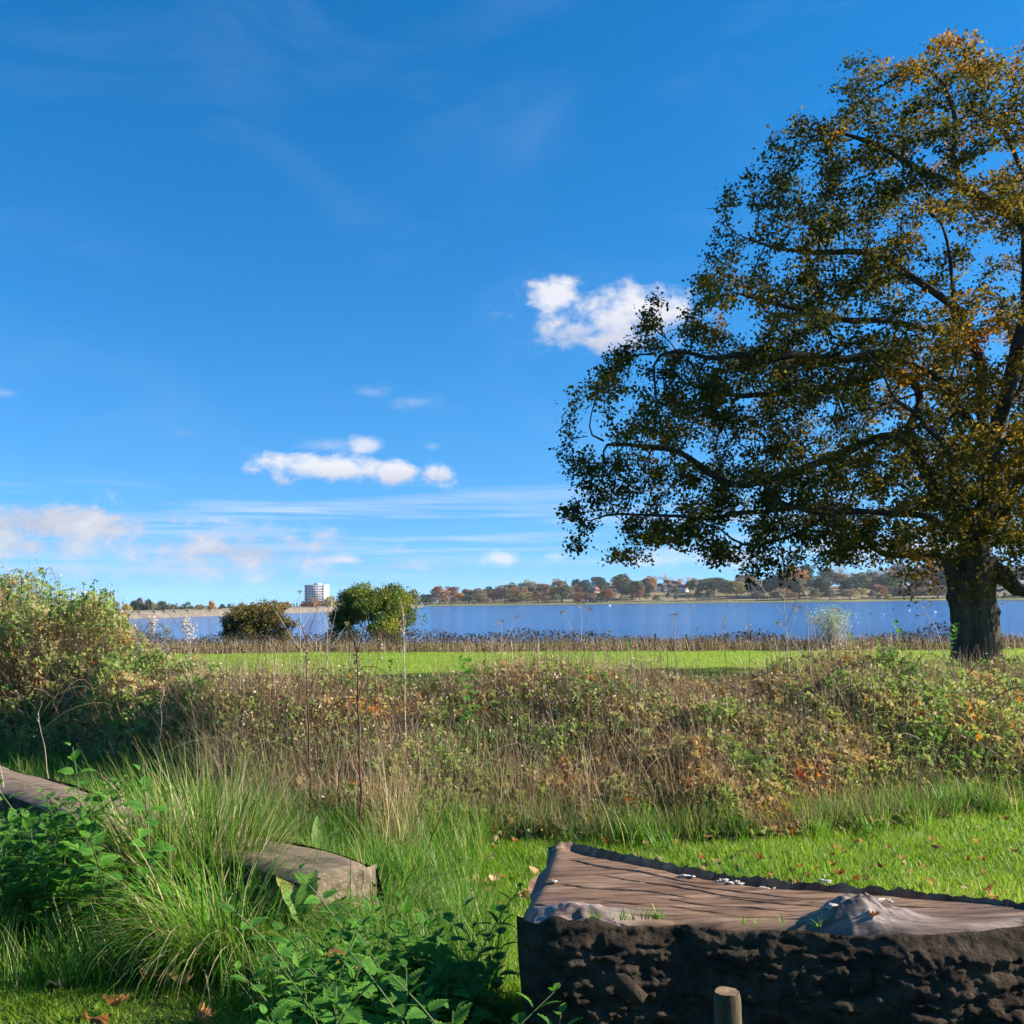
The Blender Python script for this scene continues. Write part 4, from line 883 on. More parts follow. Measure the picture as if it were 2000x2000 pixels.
# ------------------------------------------------------------------ the bramble hedge in front of the field
HC_U = [-500, -200, 0, 60, 130, 200, 235, 300, 380, 450, 600, 800, 950, 1050, 1200, 1300, 1400, 1500, 1600, 1800, 1900, 2000, 2300, 2600]
HC_V = [1110, 1118, 1140, 1138, 1160, 1182, 1222, 1268, 1292, 1310, 1326, 1334, 1328, 1318, 1328, 1322, 1308, 1294, 1284, 1278, 1284, 1296, 1290, 1290]
HB_U = [-500, 0, 150, 300, 500, 700, 900, 1200, 1500, 1800, 2000, 2600]
HB_V = [1480, 1490, 1500, 1545, 1615, 1635, 1625, 1632, 1622, 1590, 1562, 1540]
uf = np.linspace(-500, 2600, 300)
yf_t = np.array([at_z(u, v, 0)[1] for u, v in zip(uf, np.interp(uf, HB_U, HB_V))])
hc_t = np.array([at_y(u, v, y+2.4)[2] for u, v, y in zip(uf, np.interp(uf, HC_U, HC_V), yf_t)])
kx_t = np.array([ray(u, 1350)[0] for u in uf])
def hedge_frame(k):                              # k = x / y -> front line and crest height
    return np.interp(k, kx_t, yf_t), np.interp(k, kx_t, hc_t)
def hedge_h(x, y):
    f, c = hedge_frame(x/y); s = (y-f)
    s = s+1.1*(fbm(x*1.3, y*1.3, 6.0, o=3)-.5)
    up = np.clip(s/2.3, 0, 1); up = (.26+.74*np.sin(up*np.pi/2)**1.0)*np.clip((s+.25)/.3, .15, 1)
    dn = np.clip(1-(s-2.6)/2.6, 0.25, 1)
    h = c*up*np.where(s > 2.6, dn, 1)
    return h*(.62+.52*fbm(x*1.1, y*1.1, 2.0, o=2)+.26*fbm(x*4, y*4, 3.0, o=2))
TRI = []
for ang_, sc_, off in ((0, 1.0, .25), (1.15, .8, .12), (-1.15, .8, .12)):
    ca, sa = math.cos(ang_), math.sin(ang_)
    for vx, vy, vz in LEAF_V:
        x_, y_ = vx*sc_, vy*sc_+off; TRI.append((x_*ca+y_*sa, -x_*sa+y_*ca, vz*sc_-.05*y_*y_))
TRI_F = [tuple(i+7*k for i in f) for k in range(3) for f in LEAF_F]
def thicket(name, u0, u1, label, green, mid, over, nleaf, nstem, ncane, tlo, thi, cat='bramble', leafscale=1.0, seed=0):
    r = np.random.default_rng(seed); um = (u0+u1)/2; k = float(ray(um, 1350)[0]); yb = float(hedge_frame(k)[0])+1.2
    O = np.array((k*yb, yb, 0.0)); e = empty(name, tuple(O), label, cat, 'bramble thickets along the field edge')
    k0, k1 = float(ray(u0, 1350)[0]), float(ray(u1, 1350)[0])
    def sample(n, bias, base=0.0, fmax=3.6):
        kk = r.uniform(k0, k1, n)+r.normal(0, .012, n); f, c = hedge_frame(kk); y = f+np.where(r.random(n) < .72, r.uniform(-.3, 2.5, n), r.uniform(0, fmax, n)); x = kk*y
        return x, y, np.maximum(hedge_h(x, y), .06)
    # leaves: most on the outer shell, crest and foot
    x, y, h = sample(nleaf, .5); z = h*(1-np.abs(r.normal(0, .20, nleaf))); low = r.random(nleaf) < .20; z = np.where(low, h*r.uniform(0, .55, nleaf), z); z = np.maximum(z, .04)
    cl = fbm(x*1.6, y*1.6, z*2.2, o=3); keep = r.random(nleaf) < np.clip((cl-.30)*3.2+green*.5, .05, 1)*np.where((z > .72*h) | (z < .22), 1, mid); x, y, z, cl = x[keep], y[keep], z[keep], cl[keep]; m = len(x)
    tint = tlo+(thi-tlo)*np.clip(fbm(x*2.3+5, y*2.3, z*2.3, o=3)*1.7-.35, 0, 1)+r.normal(0, .09, m)
    sp = fbm(x*1.1+31, y*1.1, z*1.6, o=2); tint = np.where((sp > .70) & (r.random(m) < .35), r.uniform(.84, .99, m), tint); tint = np.where(r.random(m) < .018, r.uniform(.85, 1, m), tint)
    out = norm(np.stack([r.normal(0, .6, m), -np.abs(r.normal(.5, .5, m)), r.normal(.1, .45, m)], 1))
    v1 = stamp(TRI, TRI_F, np.stack([x, y, z], 1)-O, frames(out, r.normal(0, 1.3, m)), r.uniform(.022, .056, m)*leafscale, np.clip(tint, 0, 1))
    V, Fs, T = join([v1]); obj('leaves', mesh_from('leaves', V, Fs, T, M['bramble']), e)
    # dead stems
    x, y, h = sample(nstem, .5, fmax=3.2); zb = np.where(r.random(nstem) < .65, 0, h*r.uniform(0, .6, nstem)); ln = np.maximum(h-zb, .12)*r.uniform(.6, 1.0+.35*over, nstem)+r.uniform(0, .12*over, nstem)
    tl = np.clip(.42+r.normal(0, .2, nstem)+.5*(fbm(x*2, y*2, o=2)-.5), 0, 1)
    az = r.normal(2.6, 1.5, nstem)
    v2 = blades(np.stack([x, y, zb], 1)-O, ln, r.uniform(.0025, .007, nstem), az, np.abs(r.normal(.25, .38, nstem)), r.normal(.3, .6, nstem), tl, 4, tipw=.4)
    n2 = nstem*4//5; x, y, h = sample(n2, .5, fmax=2.8)         # tangled short twigs
    v3 = blades(np.stack([x, y, h*r.uniform(.05, .95, n2)], 1)-O, r.uniform(.08, .3, n2), r.uniform(.002, .005, n2), r.uniform(0, 6.28, n2), r.uniform(.3, 2.2, n2), r.normal(0, .6, n2), np.clip(r.normal(.38, .22, n2), 0, 1), 3, tipw=.4)
    n3 = nstem//2; x, y, h = sample(n3, .5, fmax=2.8)
    v4 = stamp(KITE_V, KITE_F, np.stack([x, y, h*r.uniform(.3, 1.08, n3)], 1)-O, frames(norm(r.normal(size=(n3, 3)))), r.uniform(.012, .035, n3), np.clip(r.normal(.68, .2, n3), 0, 1))
    V, Fs, T = join([v2, v3, v4]); obj('dead_stems', mesh_from('dead_stems', V, Fs, T, M['dead']), e)
    # arching canes
    parts = []
    for i in range(ncane):
        kk = r.uniform(k0, k1); f, c = hedge_frame(np.array(kk)); y0 = float(f)+r.uniform(.4, 2.0); x0 = kk*y0; hh = float(hedge_h(np.array(x0), np.array(y0)))*r.uniform(.8, 1.1); a = r.uniform(0, 6.28); Ls = r.uniform(.5, 1.3)
        P = [(x0, y0, 0), (x0+math.cos(a)*Ls*.15, y0+math.sin(a)*Ls*.15, hh*.7), (x0+math.cos(a)*Ls*.45, y0+math.sin(a)*Ls*.4, hh*1.05), (x0+math.cos(a)*Ls*.75, y0+math.sin(a)*Ls*.65, hh*.95), (x0+math.cos(a)*Ls, y0+math.sin(a)*Ls*.8, hh*.6)]
        P = np.array(P); tt = np.linspace(0, 4, 13); P = np.stack([np.interp(tt, range(5), P[:, c_]) for c_ in range(3)], 1); P[1:-1] = .5*P[1:-1]+.25*(P[:-2]+P[2:])
        parts.append(tube(P-O, np.linspace(.0055, .002, 13), 4, r.random()))
    V, Fs, T = join(parts); obj('canes', mesh_from('canes', V, Fs, T, M['cane']), e)
    return e
thicket('bramble_thicket', -420, 110, 'tall green leafy bramble at the far left, higher than the lake horizon', .85, .6, .25, 25000, 15000, 40, .30, .84, leafscale=.9, seed=1)
thicket('bramble_thicket', 110, 400, 'bramble sloping down beside the tall left bramble, with orange and red leaves on top', .8, .5, .3, 15000, 12000, 40, .32, .86, leafscale=.95, seed=2)
thicket('bramble_thicket', 400, 700, 'low straw-brown bramble in front of the left half of the field', .4, .35, .8, 11000, 14000, 30, .34, .90, leafscale=.8, seed=3)
thicket('bramble_thicket', 700, 1020, 'low dark bramble tangle below the large round bush', .45, .35, .7, 12000, 14000, 40, .32, .89, seed=4)
thicket('bramble_thicket', 1020, 1360, 'straw-covered bramble bank above the cut end of the big log', .45, .28, .7, 12000, 18000, 40, .34, .89, seed=5)
thicket('bramble_thicket', 1360, 1720, 'dense brown bramble bank with leafy top, left of the oak trunk', .5, .28, .6, 16000, 21000, 60, .34, .89, seed=6)
thicket('bramble_thicket', 1720, 2350, 'leafy bramble bank below the oak trunk at the right edge', .5, .32, .5, 23000, 26000, 70, .34, .88, seed=7)

# ------------------------------------------------------------------ grasses (uncountable: lawn, rough grass, dry straw)
lawn = [patch(150, .17, .045, .11, .0028, .0048, M['lawn'], .55, 1.2, b_, prob_dry=.05, seg=4) for b_ in (-.12, -.02, .08, .2)]
def in_log(x, y): return (x > -.12) & (y > 2.75) & (y < np.interp(x, [-.1, .13, .57, 1.2, 2, 3.2], [3.9, 3.98, 3.6, 3.36, 3.2, 3.2]))
def in_leftlog(x, y):
    d = np.array((-.743, .669)); n_ = np.array((.669, .743)); px_, py_ = x+.92, y-4.66
    s = px_*d[0]+py_*d[1]; t_ = px_*n_[0]+py_*n_[1]; return (s > -.02) & (s < 5) & (t_ > -.05) & (t_ < .5)
n = 10500; x = rng.uniform(-8, 9, n); y = rng.uniform(2.2, 10.5, n); f, c = hedge_frame(x/y)
k = (y < f+.35) & ~in_log(x, y) & ~in_leftlog(x, y) & (np.abs(x) < .62*y+3.0); x, y = x[k], y[k]
dry = fbm(x*.8, y*.8, o=3); sc_ = rng.uniform(.75, 1.2, len(x)); zs = sc_*(.50+.75*fbm(x*1.3+3, y*1.3, o=2)); zs = np.where((y < 4.6) & (x < -.6), zs*.5, zs)
o = scatter('lawn_grass', lawn, np.stack([x, y, ground_z(x, y)], 1), rng.uniform(0, 6.28, len(x)), np.stack([sc_, sc_, zs], 1), np.clip((dry*6-1.2).astype(int), 0, 3))
tag(o, 'bright green meadow grass around the logs', 'grass', kind='stuff')
rough = [patch(46, .10, .14, .34, .0035, .006, M['rough'], .4, 1.1, b_, prob_dry=.10, seg=5) for b_ in (-.05, .05, .15)]
n5 = 90; x5 = rng.uniform(-1.7, -.35, n5); y5 = 4.55-.9*(x5+.90)+rng.uniform(-.5, -.02, n5)
n = 2600; kk = rng.uniform(-.62, .66, n); f, c = hedge_frame(kk); y = f+rng.normal(-.05, .22, n); x = kk*y
n2 = 700; kk2 = rng.uniform(-.55, -.03, n2); y2 = rng.uniform(5.6, 9.3, n2); x2 = kk2*y2; f2, _ = hedge_frame(kk2); ok = (y2 < f2+.2) & ~in_leftlog(x2, y2); x2, y2 = x2[ok], y2[ok]
n3 = 260; x3 = rng.uniform(-.95, -.1, n3); y3 = rng.uniform(3.9, 5.2, n3)
n4 = 240; x4 = rng.uniform(-3.4, -1.0, n4); y4 = rng.uniform(4.35, 5.9, n4); ok = ~in_leftlog(x4, y4); x4, y4 = x4[ok], y4[ok]
ok3 = ~in_leftlog(x3, y3) & ~in_log(x3, y3); x3, y3 = x3[ok3], y3[ok3]
keep = rng.random(n) < np.where(kk < -.05, .75, .22); x, y = x[keep], y[keep]
ok5 = ~in_leftlog(x5, y5) & ~in_log(x5, y5); x5, y5 = x5[ok5], y5[ok5]
x = np.concatenate([x, x2, x3, x4, x5]); y = np.concatenate([y, y2, y3, y4, y5]); sc_ = rng.uniform(.6, 1.1, len(x))
o = scatter('rough_grass', rough, np.stack([x, y, ground_z(x, y)], 1), rng.uniform(0, 6.28, len(x)), np.stack([sc_]*3, 1), rng.integers(0, 3, len(x)))
tag(o, 'longer rough grass at the foot of the brambles and round the logs', 'grass', kind='stuff')
straw = [patch(16, .10, .30, .80, .0025, .0045, M['straw'], .6, .9, b_, seg=5) for b_ in (-.05, .1, .25)]
def st_pts(n, u0, u1, v0, v1):
    P = np.array([at_z(rng.uniform(u0, u1), rng.uniform(v0, v1), 0) for _ in range(n)]); return P
P = np.concatenate([st_pts(70, 380, 900, 1500, 1660), st_pts(26, 740, 830, 1580, 1700), st_pts(8, 0, 60, 1580, 1660)])
n = 640; kk = np.concatenate([rng.uniform(-.36, .02, 330), rng.uniform(-.02, .22, 170), rng.uniform(-.35, .66, 140)]); f, c = hedge_frame(kk); yy = f+rng.uniform(-.1, 2.2, n)
P = np.concatenate([P, np.stack([kk*yy, yy, np.zeros(n)], 1)]); ok = ~in_leftlog(P[:, 0], P[:, 1]); P = P[ok]; sc_ = rng.uniform(.55, 1.15, len(P))
o = scatter('dry_grass', straw, P, rng.uniform(0, 6.28, len(P)), np.stack([sc_]*3, 1), rng.integers(0, 3, len(P)))
tag(o, 'pale dry grass stalks standing among the brambles', 'dry grass', kind='stuff')

# ------------------------------------------------------------------ the big log
def wood_mat():
    m, t, out = new_mat('weathered cut oak'); tc = t.new('ShaderNodeTexCoord').outputs['Object']
    a = t.new('ShaderNodeAttribute', attribute_name='tint').outputs['Fac']
    g = t.noise(t.mapping(tc, (2.2, 26, 6)), 1, 7, .65, .9); g2 = t.noise(t.mapping(tc, (1.2, 5, 2)), 1, 5, .6, .5); fine = t.noise(t.mapping(tc, (9, 160, 30)), 1, 4, .6, .4)
    warm = t.ramp(g, [(.32, (.05, .028, .016)), (.44, (.19, .105, .055)), (.58, (.34, .215, .125)), (.72, (.46, .325, .205))])
    grey = t.ramp(g, [(.32, (.05, .037, .032)), (.5, (.21, .155, .13)), (.7, (.42, .34, .29))])
    f = t.math('ADD', t.math('MULTIPLY_ADD', g2, 2.6, -1.25), t.math('MULTIPLY_ADD', a, 1.6, -.35), clamp=True)
    c = t.mix(f, warm, grey)
    st_ = t.noise(t.mapping(tc, (2.6, 9, 3), loc=(4, 2, 0)), 1, 5, .62, .8)
    c = t.mix(t.math('MULTIPLY_ADD', st_, 4.0, -2.1, clamp=True), c, t.mix(1.0, c, (.30, .25, .24), 'MULTIPLY'))
    c = t.mix(t.math('MULTIPLY_ADD', fine, 1.6, -.45, clamp=True), t.mix(1.0, c, (.62, .58, .56), 'MULTIPLY'), c)
    p = t.new('ShaderNodeBsdfPrincipled', inp={'Base Color': c, 'Roughness': .62, 'Specular IOR Level': .3})
    h = t.math('ADD', t.math('MULTIPLY', g, .7), t.math('MULTIPLY', fine, .5))
    t.l.new(t.new('ShaderNodeBump', inp={'Strength': .6, 'Distance': .012, 'Height': h}).outputs[0], p.inputs['Normal']); t.l.new(p.outputs[0], out.inputs[0]); return m
M['wood'] = wood_mat()
M['bark'] = plain_mat('log bark', (.016, .012, .009), (.10, .072, .048), 16, .95, .08, 1.0, 48, .03, stretch=(.7, 1, 1), lo=.3, hi=.72)
M['oldwood'] = plain_mat('old grey plank wood', (.085, .06, .042), (.30, .22, .15), 3, .85, .2, .8, 9, .012, stretch=(1.2, 14, 6), lo=.3, hi=.7)
M['moss_shade'] = plain_mat('mossy shaded log side', (.03, .026, .016), (.11, .10, .05), 7, .95, .1, .9, 26, .03)  # moss, with the shade of the log's side also put into the colour
M['fungus'] = plain_mat('white fungus', (.40, .35, .30), (.58, .53, .47), 40, .7, .3, .6, 90, .006)
M['endgrain'] = plain_mat('sawn end', (.14, .09, .05), (.32, .22, .13), 22, .8, .2, .5, 40, .01)
ZT = .62
FE = np.array([at_z(u, v, ZT) for u, v in ((992, 1790), (1012, 1805), (1318, 1797), (1418, 1806), (1600, 1813), (1772, 1817), (1900, 1812), (2000, 1800), (2080, 1798))])
BE = np.array([at_z(u, v, ZT) for u, v in ((1064, 1652), (1190, 1676), (1318, 1700), (1508, 1727), (1719, 1742), (1850, 1756), (2000, 1776), (2080, 1789))])
def log_edges(x):
    fy = np.interp(x, FE[:, 0], FE[:, 1])+.13*np.exp(-np.maximum(x, 0)/.06); by = np.interp(x, BE[:, 0], BE[:, 1]); return fy, np.maximum(by, fy+.04)
big = empty('cut_log', (.9, 3.3, 0), 'big cut log with smooth weathered top and rough dark bark', 'log'); LO = np.array((.9, 3.3, 0.))
NS, NC, NA = 520, 150, 190
ss = np.linspace(0, 1, NS); c_ = np.linspace(0, 1, NC)
S, Cc = np.meshgrid(ss, c_, indexing='ij'); xl = 3.1*S
fy, by = log_edges(xl); Yc = fy+(by-fy)*Cc; Xc = xl+(.13*Cc-.0)*np.clip(1-S*4, 0, 1)+.02*np.sin(Cc*9)*np.clip(1-S*20, 0, 1)
Zc = np.full_like(Xc, ZT)+.010*(fbm(Xc*3, Yc*9, o=4)-.5)+.006*(fbm(Xc*5, Yc*45, o=3)-.5)-.014*np.sin(Cc*np.pi)*np.clip(1-S*1.2, 0, 1)
Zc += .03*np.clip((Xc-1.2)/1.2, 0, 1)
grey = np.zeros_like(Xc)
for kx_, ky_, rx_, ry_, am in ((.175, 3.20, .15, .10, .055), (1.03, 3.17, .085, .062, .095), (1.16, 3.19, .08, .05, .03), (-.0, 3.10, .05, .05, .03)):
    d2 = ((Xc-kx_)/rx_)**2+((Yc-ky_)/ry_)**2; w_ = np.exp(-d2*.9); Zc += am*w_*(.62+.76*fbm(Xc*24, Yc*24, 4, o=4, g=.55)); grey += np.exp(-d2*.35)
    if am > .05: Zc -= am*.5*np.exp(-(((Xc-kx_-.0)/.022)**2+((Yc-ky_+.01)/.018)**2))+am*.35*np.exp(-(((Xc-kx_-.055)/.03)**2+((Yc-ky_-.0)/.012)**2))
Zc -= .035*np.exp(-((Cc-.955)/.03)**2)*np.clip(S*8, 0, 1)*(.6+.8*fbm(Xc*4, 0*Yc, o=2))          # rotten groove along the far rim
Zc += .018*np.exp(-((Cc-1.0)/.018)**2)-.045*np.exp(-(Cc/.07)**2)*(.5+fbm(Xc*5, 0*Yc, 8, o=3))-.03*np.exp(-((Xc-.13*Cc)/.03)**2)
for k in range(12):                                                                               # drying cracks along the grain
    y0 = .14+.068*k; x0 = .05+.37*((k*.618) % 1)*2.6; Zc -= .03*np.exp(-((Cc-y0-.03*np.sin(Xc*3+k)-.008*np.sin(Xc*23+k))/.0065)**2)*np.clip(1-np.abs(Xc-x0-.2)/.3, 0, 1)
Zc[:, -6:] += .03*(fbm(Xc[:, -6:]*19, Yc[:, -6:]*60, 5, o=4, g=.6)-.5)
tint = np.clip(grey*.8+.35*np.clip((.35-Cc)*2.5, 0, 1)+.5*np.clip((Xc-1.1)/.5, 0, 1), 0, 1)
V = np.stack([Xc, Yc, Zc], 2).reshape(-1, 3)-LO
obj('cut_face', mesh_from('cut_face', V, [grid_faces(NS, NC)[:, ::-1]], tint.ravel(), M['wood'], True), big)
aa = np.linspace(0, 1, NA); S, Aa = np.meshgrid(ss, aa, indexing='ij'); xl = 3.1*S; fy, by = log_edges(xl)
bul = .085+.14*np.clip((xl-.9)/1.0, 0, 1); cy = (fy+by)/2; th = Aa*np.pi*1.0
front = np.clip(1-Aa*2, 0, 1); back = np.clip(Aa*2-1, 0, 1)
zz = ZT*np.where(Aa < .5, (1-2*Aa), (2*Aa-1)); zz = ZT*(zz/ZT)**1.0
hz = np.clip(zz/ZT, 0, 1); side = np.sin(np.arccos(np.clip(hz*1.0, 0, 1)*.0+0)*1)
prof_out = bul*np.sin(np.pi*np.clip(1-hz, 0, 1)**.75*.62)*1.2-.30*np.clip(.30-hz, 0, 1)**1.2
prof_out = np.where(hz < .12, prof_out-(.12-hz)*1.4, prof_out)
Yb = np.where(Aa < .5, fy-prof_out, by+prof_out*.6); ucen = np.clip((hz)/.06, 0, 1); Yb = cy+(Yb-cy)*np.where(hz < .06, ucen, 1)
Xb = xl+.13*np.where(Aa < .5, 0, 1)*np.clip(1-S*4, 0, 1)+.10*np.exp(-xl/.08)*np.clip(1-hz, 0, 1)**2
per = np.where(Aa < .5, -zz, zz)
rid = 1-np.abs(2*fbm(Xb*5, per*17, 1.7, o=3)-1); rid2 = 1-np.abs(2*fbm(Xb*9+3*per, per*38, 7.7, o=3)-1); rid3 = 1-np.abs(2*vnoise(Xb*30, per*14+4*Xb, 3.3)-1); dis = .02*(rid-.75)-.022*np.clip(rid2-.72, 0, 1)*3-.008*np.clip(rid3-.8, 0, 1)*4+.03*(fbm(Xb*34, per*70, 9, o=3, g=.7)-.5)+.05*(fbm(Xb*2.6, per*5, 4, o=2)-.5)+.02
edge = np.clip((1-hz)*10, 0.3, 1); nyv = np.where(Aa < .5, -1, 1)*np.clip(hz*3, 0, 1)
Yb = Yb+dis*edge*nyv+np.where(Aa < .5, -.012, .012)*np.clip(hz*4, 0, 1); Zb = zz+.02*(rid-.6)*np.clip((hz-.75)*6, 0, 1)+.03*np.clip((xl-1.2)/1.2, 0, 1)*hz
Zb = np.where(hz > .999, Zb-.004+.028*(fbm(Xb*22, per, 3, o=3)-.35), Zb)
ef = np.stack([Xc[:, 0], Yc[:, 0], Zc[:, 0]], 1); eb = np.stack([Xc[:, -1], Yc[:, -1], Zc[:, -1]], 1)
BV = np.stack([Xb, Yb, Zb-.004], 2); BV[:, 0] = ef; BV[:, -1] = eb
V = BV.reshape(-1, 3)-LO
obj('bark', mesh_from('bark', V, [grid_faces(NS, NA)], None, M['bark'], True), big)
ring = np.concatenate([V.reshape(NS, NA, 3)[0], (np.stack([Xc, Yc, Zc], 2)[0]-LO)[::-1]]); ctr = ring.mean(0); VV = np.concatenate([ring, [ctr]]); nn_ = len(ring)
obj('sawn_end', mesh_from('sawn_end', VV, [np.array([(i, nn_, (i+1) % nn_) for i in range(nn_)])], None, M['endgrain']), big)
def lump(c, n, ext, seed):
    r = np.random.default_rng(seed); parts = []
    for i in range(n):
        p = np.array(c)+np.array((r.uniform(-1, 1)*ext[0], r.uniform(-1, 1)*ext[1], r.uniform(0, 1)*ext[2])); rr = r.uniform(.004, .0095)
        pr = [(0.0, -.5), (.8, -.35), (1.0, 0), (.75, .5), (.35, .75), (0.0, .82)]; Vv, q = lathe([(a_*rr, b_*rr) for a_, b_ in pr], 8); parts.append((Vv*np.array((1.5, 1.1, .45))+r.normal(0, .0012, Vv.shape)+p, q, np.zeros(len(Vv))))
    return join(parts)
def topz(x, y):
    i = min(NS-1, max(0, int(round(x/3.1*(NS-1))))); f_, b_ = log_edges(x); j = min(NC-1, max(0, int(round((y-f_)/(b_-f_)*(NC-1))))); return Zc[i, j]
for k, (u, v, n_, ex) in enumerate(((1241, 1719, 14, (.035, .014, .008)), (1344, 1711, 8, (.035, .01, .006)), (1411, 1720, 6, (.02, .008, .006)), (1436, 1724, 8, (.022, .01, .006)), (1496, 1730, 9, (.03, .01, .008)), (1693, 1783, 20, (.075, .014, .008)), (1652, 1738, 5, (.012, .012, .015)), (1622, 1760, 5, (.012, .012, .012)), (1683, 1730, 4, (.014, .012, .02)), (1612, 1730, 4, (.012, .01, .012)), (1535, 1733, 3, (.012, .008, .004)), (1085, 1717, 3, (.012, .008, .004)))):
    p = at_z(u, v, ZT+(.06 if k in (6, 7, 8) else .0)); p[2] = topz(p[0], p[1])+.002; V, Fs, T = lump(p-LO, n_, ex, k); obj('bracket_fungus', mesh_from('bracket_fungus', V, Fs, None, M['fungus'], True), big)
V, q, T = tube([at_y(1205, 1908, 2.93)-LO, at_y(1225, 1925, 2.90)-LO, at_y(1255, 1955, 2.91)-LO], [.022, .03, .015], 8); obj('branch_stub', mesh_from('branch_stub', V+rng.normal(0, .004, V.shape), [q], None, M['bark'], True), big)
# grass sprigs rooted in the bark edge
sp = []
for u in list(rng.uniform(1150, 1300, 26))+list(rng.uniform(1400, 1600, 7)): p = at_z(u, 1800, ZT); p[1] = log_edges(p[0])[0]+.01; sp.append(p)
sp = np.array(sp); V, q, T = blades(np.repeat(sp, 4, 0), rng.uniform(.015, .06, len(sp)*4), .003, rng.uniform(0, 6.28, len(sp)*4), rng.uniform(.1, .9, len(sp)*4), .4, rng.uniform(.5, .95, len(sp)*4), 3)
tag(obj('log_sprigs', mesh_from('log_sprigs', V, [q], T, M['rough'])), 'tiny grass sprigs growing along the bark edge of the big log', 'grass', kind='stuff')
# wooden stake before the log
sp_ = at_y(1420, 1934, 2.68); stake = empty('wooden_stake', (sp_[0], 2.68, 0), 'short round wooden stake in front of the big log', 'stake')
a_ = np.arange(20)*2*np.pi/20; zs_ = np.concatenate([np.linspace(-.15, sp_[2]-.02, 12), [sp_[2]-.004]]); rr_ = np.full(13, .035); rr_[-1] = .031
V = np.stack([np.outer(rr_, np.cos(a_)), np.outer(rr_, np.sin(a_)), np.repeat(zs_[:, None], 20, 1)], 2).reshape(-1, 3)+rng.normal(0, .0008, (260, 3))
i = np.arange(12)[:, None]*20; j = np.arange(20)[None]; q = np.stack([i+j, i+(j+1) % 20, i+20+(j+1) % 20, i+20+j], 2).reshape(-1, 4)
M['stake'] = plain_mat('stake wood', (.05, .038, .022), (.14, .11, .065), 14, .9, .15, .7, 50, .008, stretch=(1, 1, .15))
obj('shaft', mesh_from('shaft', V, [q], None, M['stake'], True), stake)
VV = np.concatenate([V[-20:], [[0, 0, sp_[2]-.003]]]); obj('sawn_top', mesh_from('sawn_top', VV+np.array((0, 0, .001)), [np.array([(i, (i+1) % 20, 20) for i in range(20)])], None, M['endgrain']), stake)

# ------------------------------------------------------------------ the low old log at the left
d2 = np.array((-.743, .669)); n2_ = np.array((.669, .743)); LZ = .36; N1, N2, N3 = 150, 26, 26
old = empty('old_log', (-1.9, 5.3, 0), 'low grey weathered log half hidden behind the grass tussock', 'log'); OO = np.array((-1.9, 5.3, 0))
s_ = np.linspace(0, 4.6, N1); w_ = np.linspace(0, 1, N2); S, W = np.meshgrid(s_, w_, indexing='ij')
wid = .38+.03*S+.04*np.sin(S*1.3)+.03*np.sin(S*4); fr = -.02+.025*np.sin(S*2.1)+.02*(fbm(S*5, 0*S, o=3)-.5)
Tt = fr+(wid-fr)*W; Zt = LZ+.03*(fbm(S*2, Tt*14, o=4)-.5)+.03*(fbm(S*1.1, Tt*2, 3, o=2)-.5)-.05*(np.abs(W-.5)*2)**4-.06*np.exp(-(S/.05)**2)-.01*np.exp(-((W-.4-.05*np.sin(S*2))/.012)**2)
def lw(S, T_, Z): return np.stack([-.92+S*d2[0]+T_*n2_[0], 4.66+S*d2[1]+T_*n2_[1], Z], -1)
obj('top_face', mesh_from('top_face', lw(S, Tt, Zt).reshape(-1, 3)-OO, [grid_faces(N1, N2)], None, M['oldwood'], True), old)
h_ = np.linspace(0, 1, N3); S, Hh = np.meshgrid(s_, h_, indexing='ij'); fr = -.02+.025*np.sin(S*2.1)+.02*(fbm(S*5, 0*S, o=3)-.5)
Tt = fr-.05*np.sin(Hh*2.4)+.06*(fbm(S*6, Hh*5, o=3)-.5)*np.clip(Hh*5, 0, 1); Z2 = (LZ-.03)*(1-Hh)-.03*Hh
obj('front_side', mesh_from('front_side', lw(S, Tt, Z2).reshape(-1, 3)-OO, [grid_faces(N1, N3)], None, M['moss_shade'], True), old)
wid = .38+.03*S+.04*np.sin(S*1.3)+.03*np.sin(S*4); obj('back_side', mesh_from('back_side', lw(S, wid+.05*np.sin(Hh*2.4), Z2).reshape(-1, 3)-OO, [grid_faces(N1, N3)[:, ::-1]], None, M['moss_shade'], True), old)
E = lw(np.zeros((N3, N2))+.002, np.linspace(-.03, .38, N2)[None]+0*h_[:, None], ((LZ-.01)*(1-h_)-.03*h_)[:, None]+np.zeros((1, N2))); E = E+0.03*(fbm(np.arange(N3)[:, None]*.5, np.arange(N2)[None]*.5, o=2)-.5)[..., None]*np.array((.8, -.6, 0))
obj('sawn_end', mesh_from('sawn_end', E.reshape(-1, 3)-OO, [grid_faces(N3, N2)], None, M['oldwood'], True), old)

# ------------------------------------------------------------------ nettles
def nettle_leaf(seed):
    r = np.random.default_rng(seed); nt = 7; t_ = np.linspace(0, 1, 2*nt+1); w = .33*np.sin(np.pi*np.clip(t_, 0, 1)**.62)**.9; w[0] = .04
    tooth = np.where(np.arange(len(t_)) % 2 == 1, 1.18, .80); tooth[0] = 1; w = w*tooth; w[-1] = 0
    droop = -.34*t_**2+.10*t_; V, T = [], []
    for i, t0 in enumerate(t_):
        fy = t0+(.035 if i % 2 else 0)
        V += [(-w[i], fy, droop[i]+.16*w[i]+r.normal(0, .008)), (0, t0, droop[i]-.02), (w[i], fy, droop[i]+.16*w[i]+r.normal(0, .008))]; T += [.66, .26, .66]
    q = []
    for i in range(len(t_)-1):
        b = 3*i; q += [(b, b+1, b+4, b+3), (b+1, b+2, b+5, b+4)]
    return mesh_from('leaf', np.array(V), [np.array(q)], np.array(T)+r.normal(0, .05, len(T)), M['nettle'])
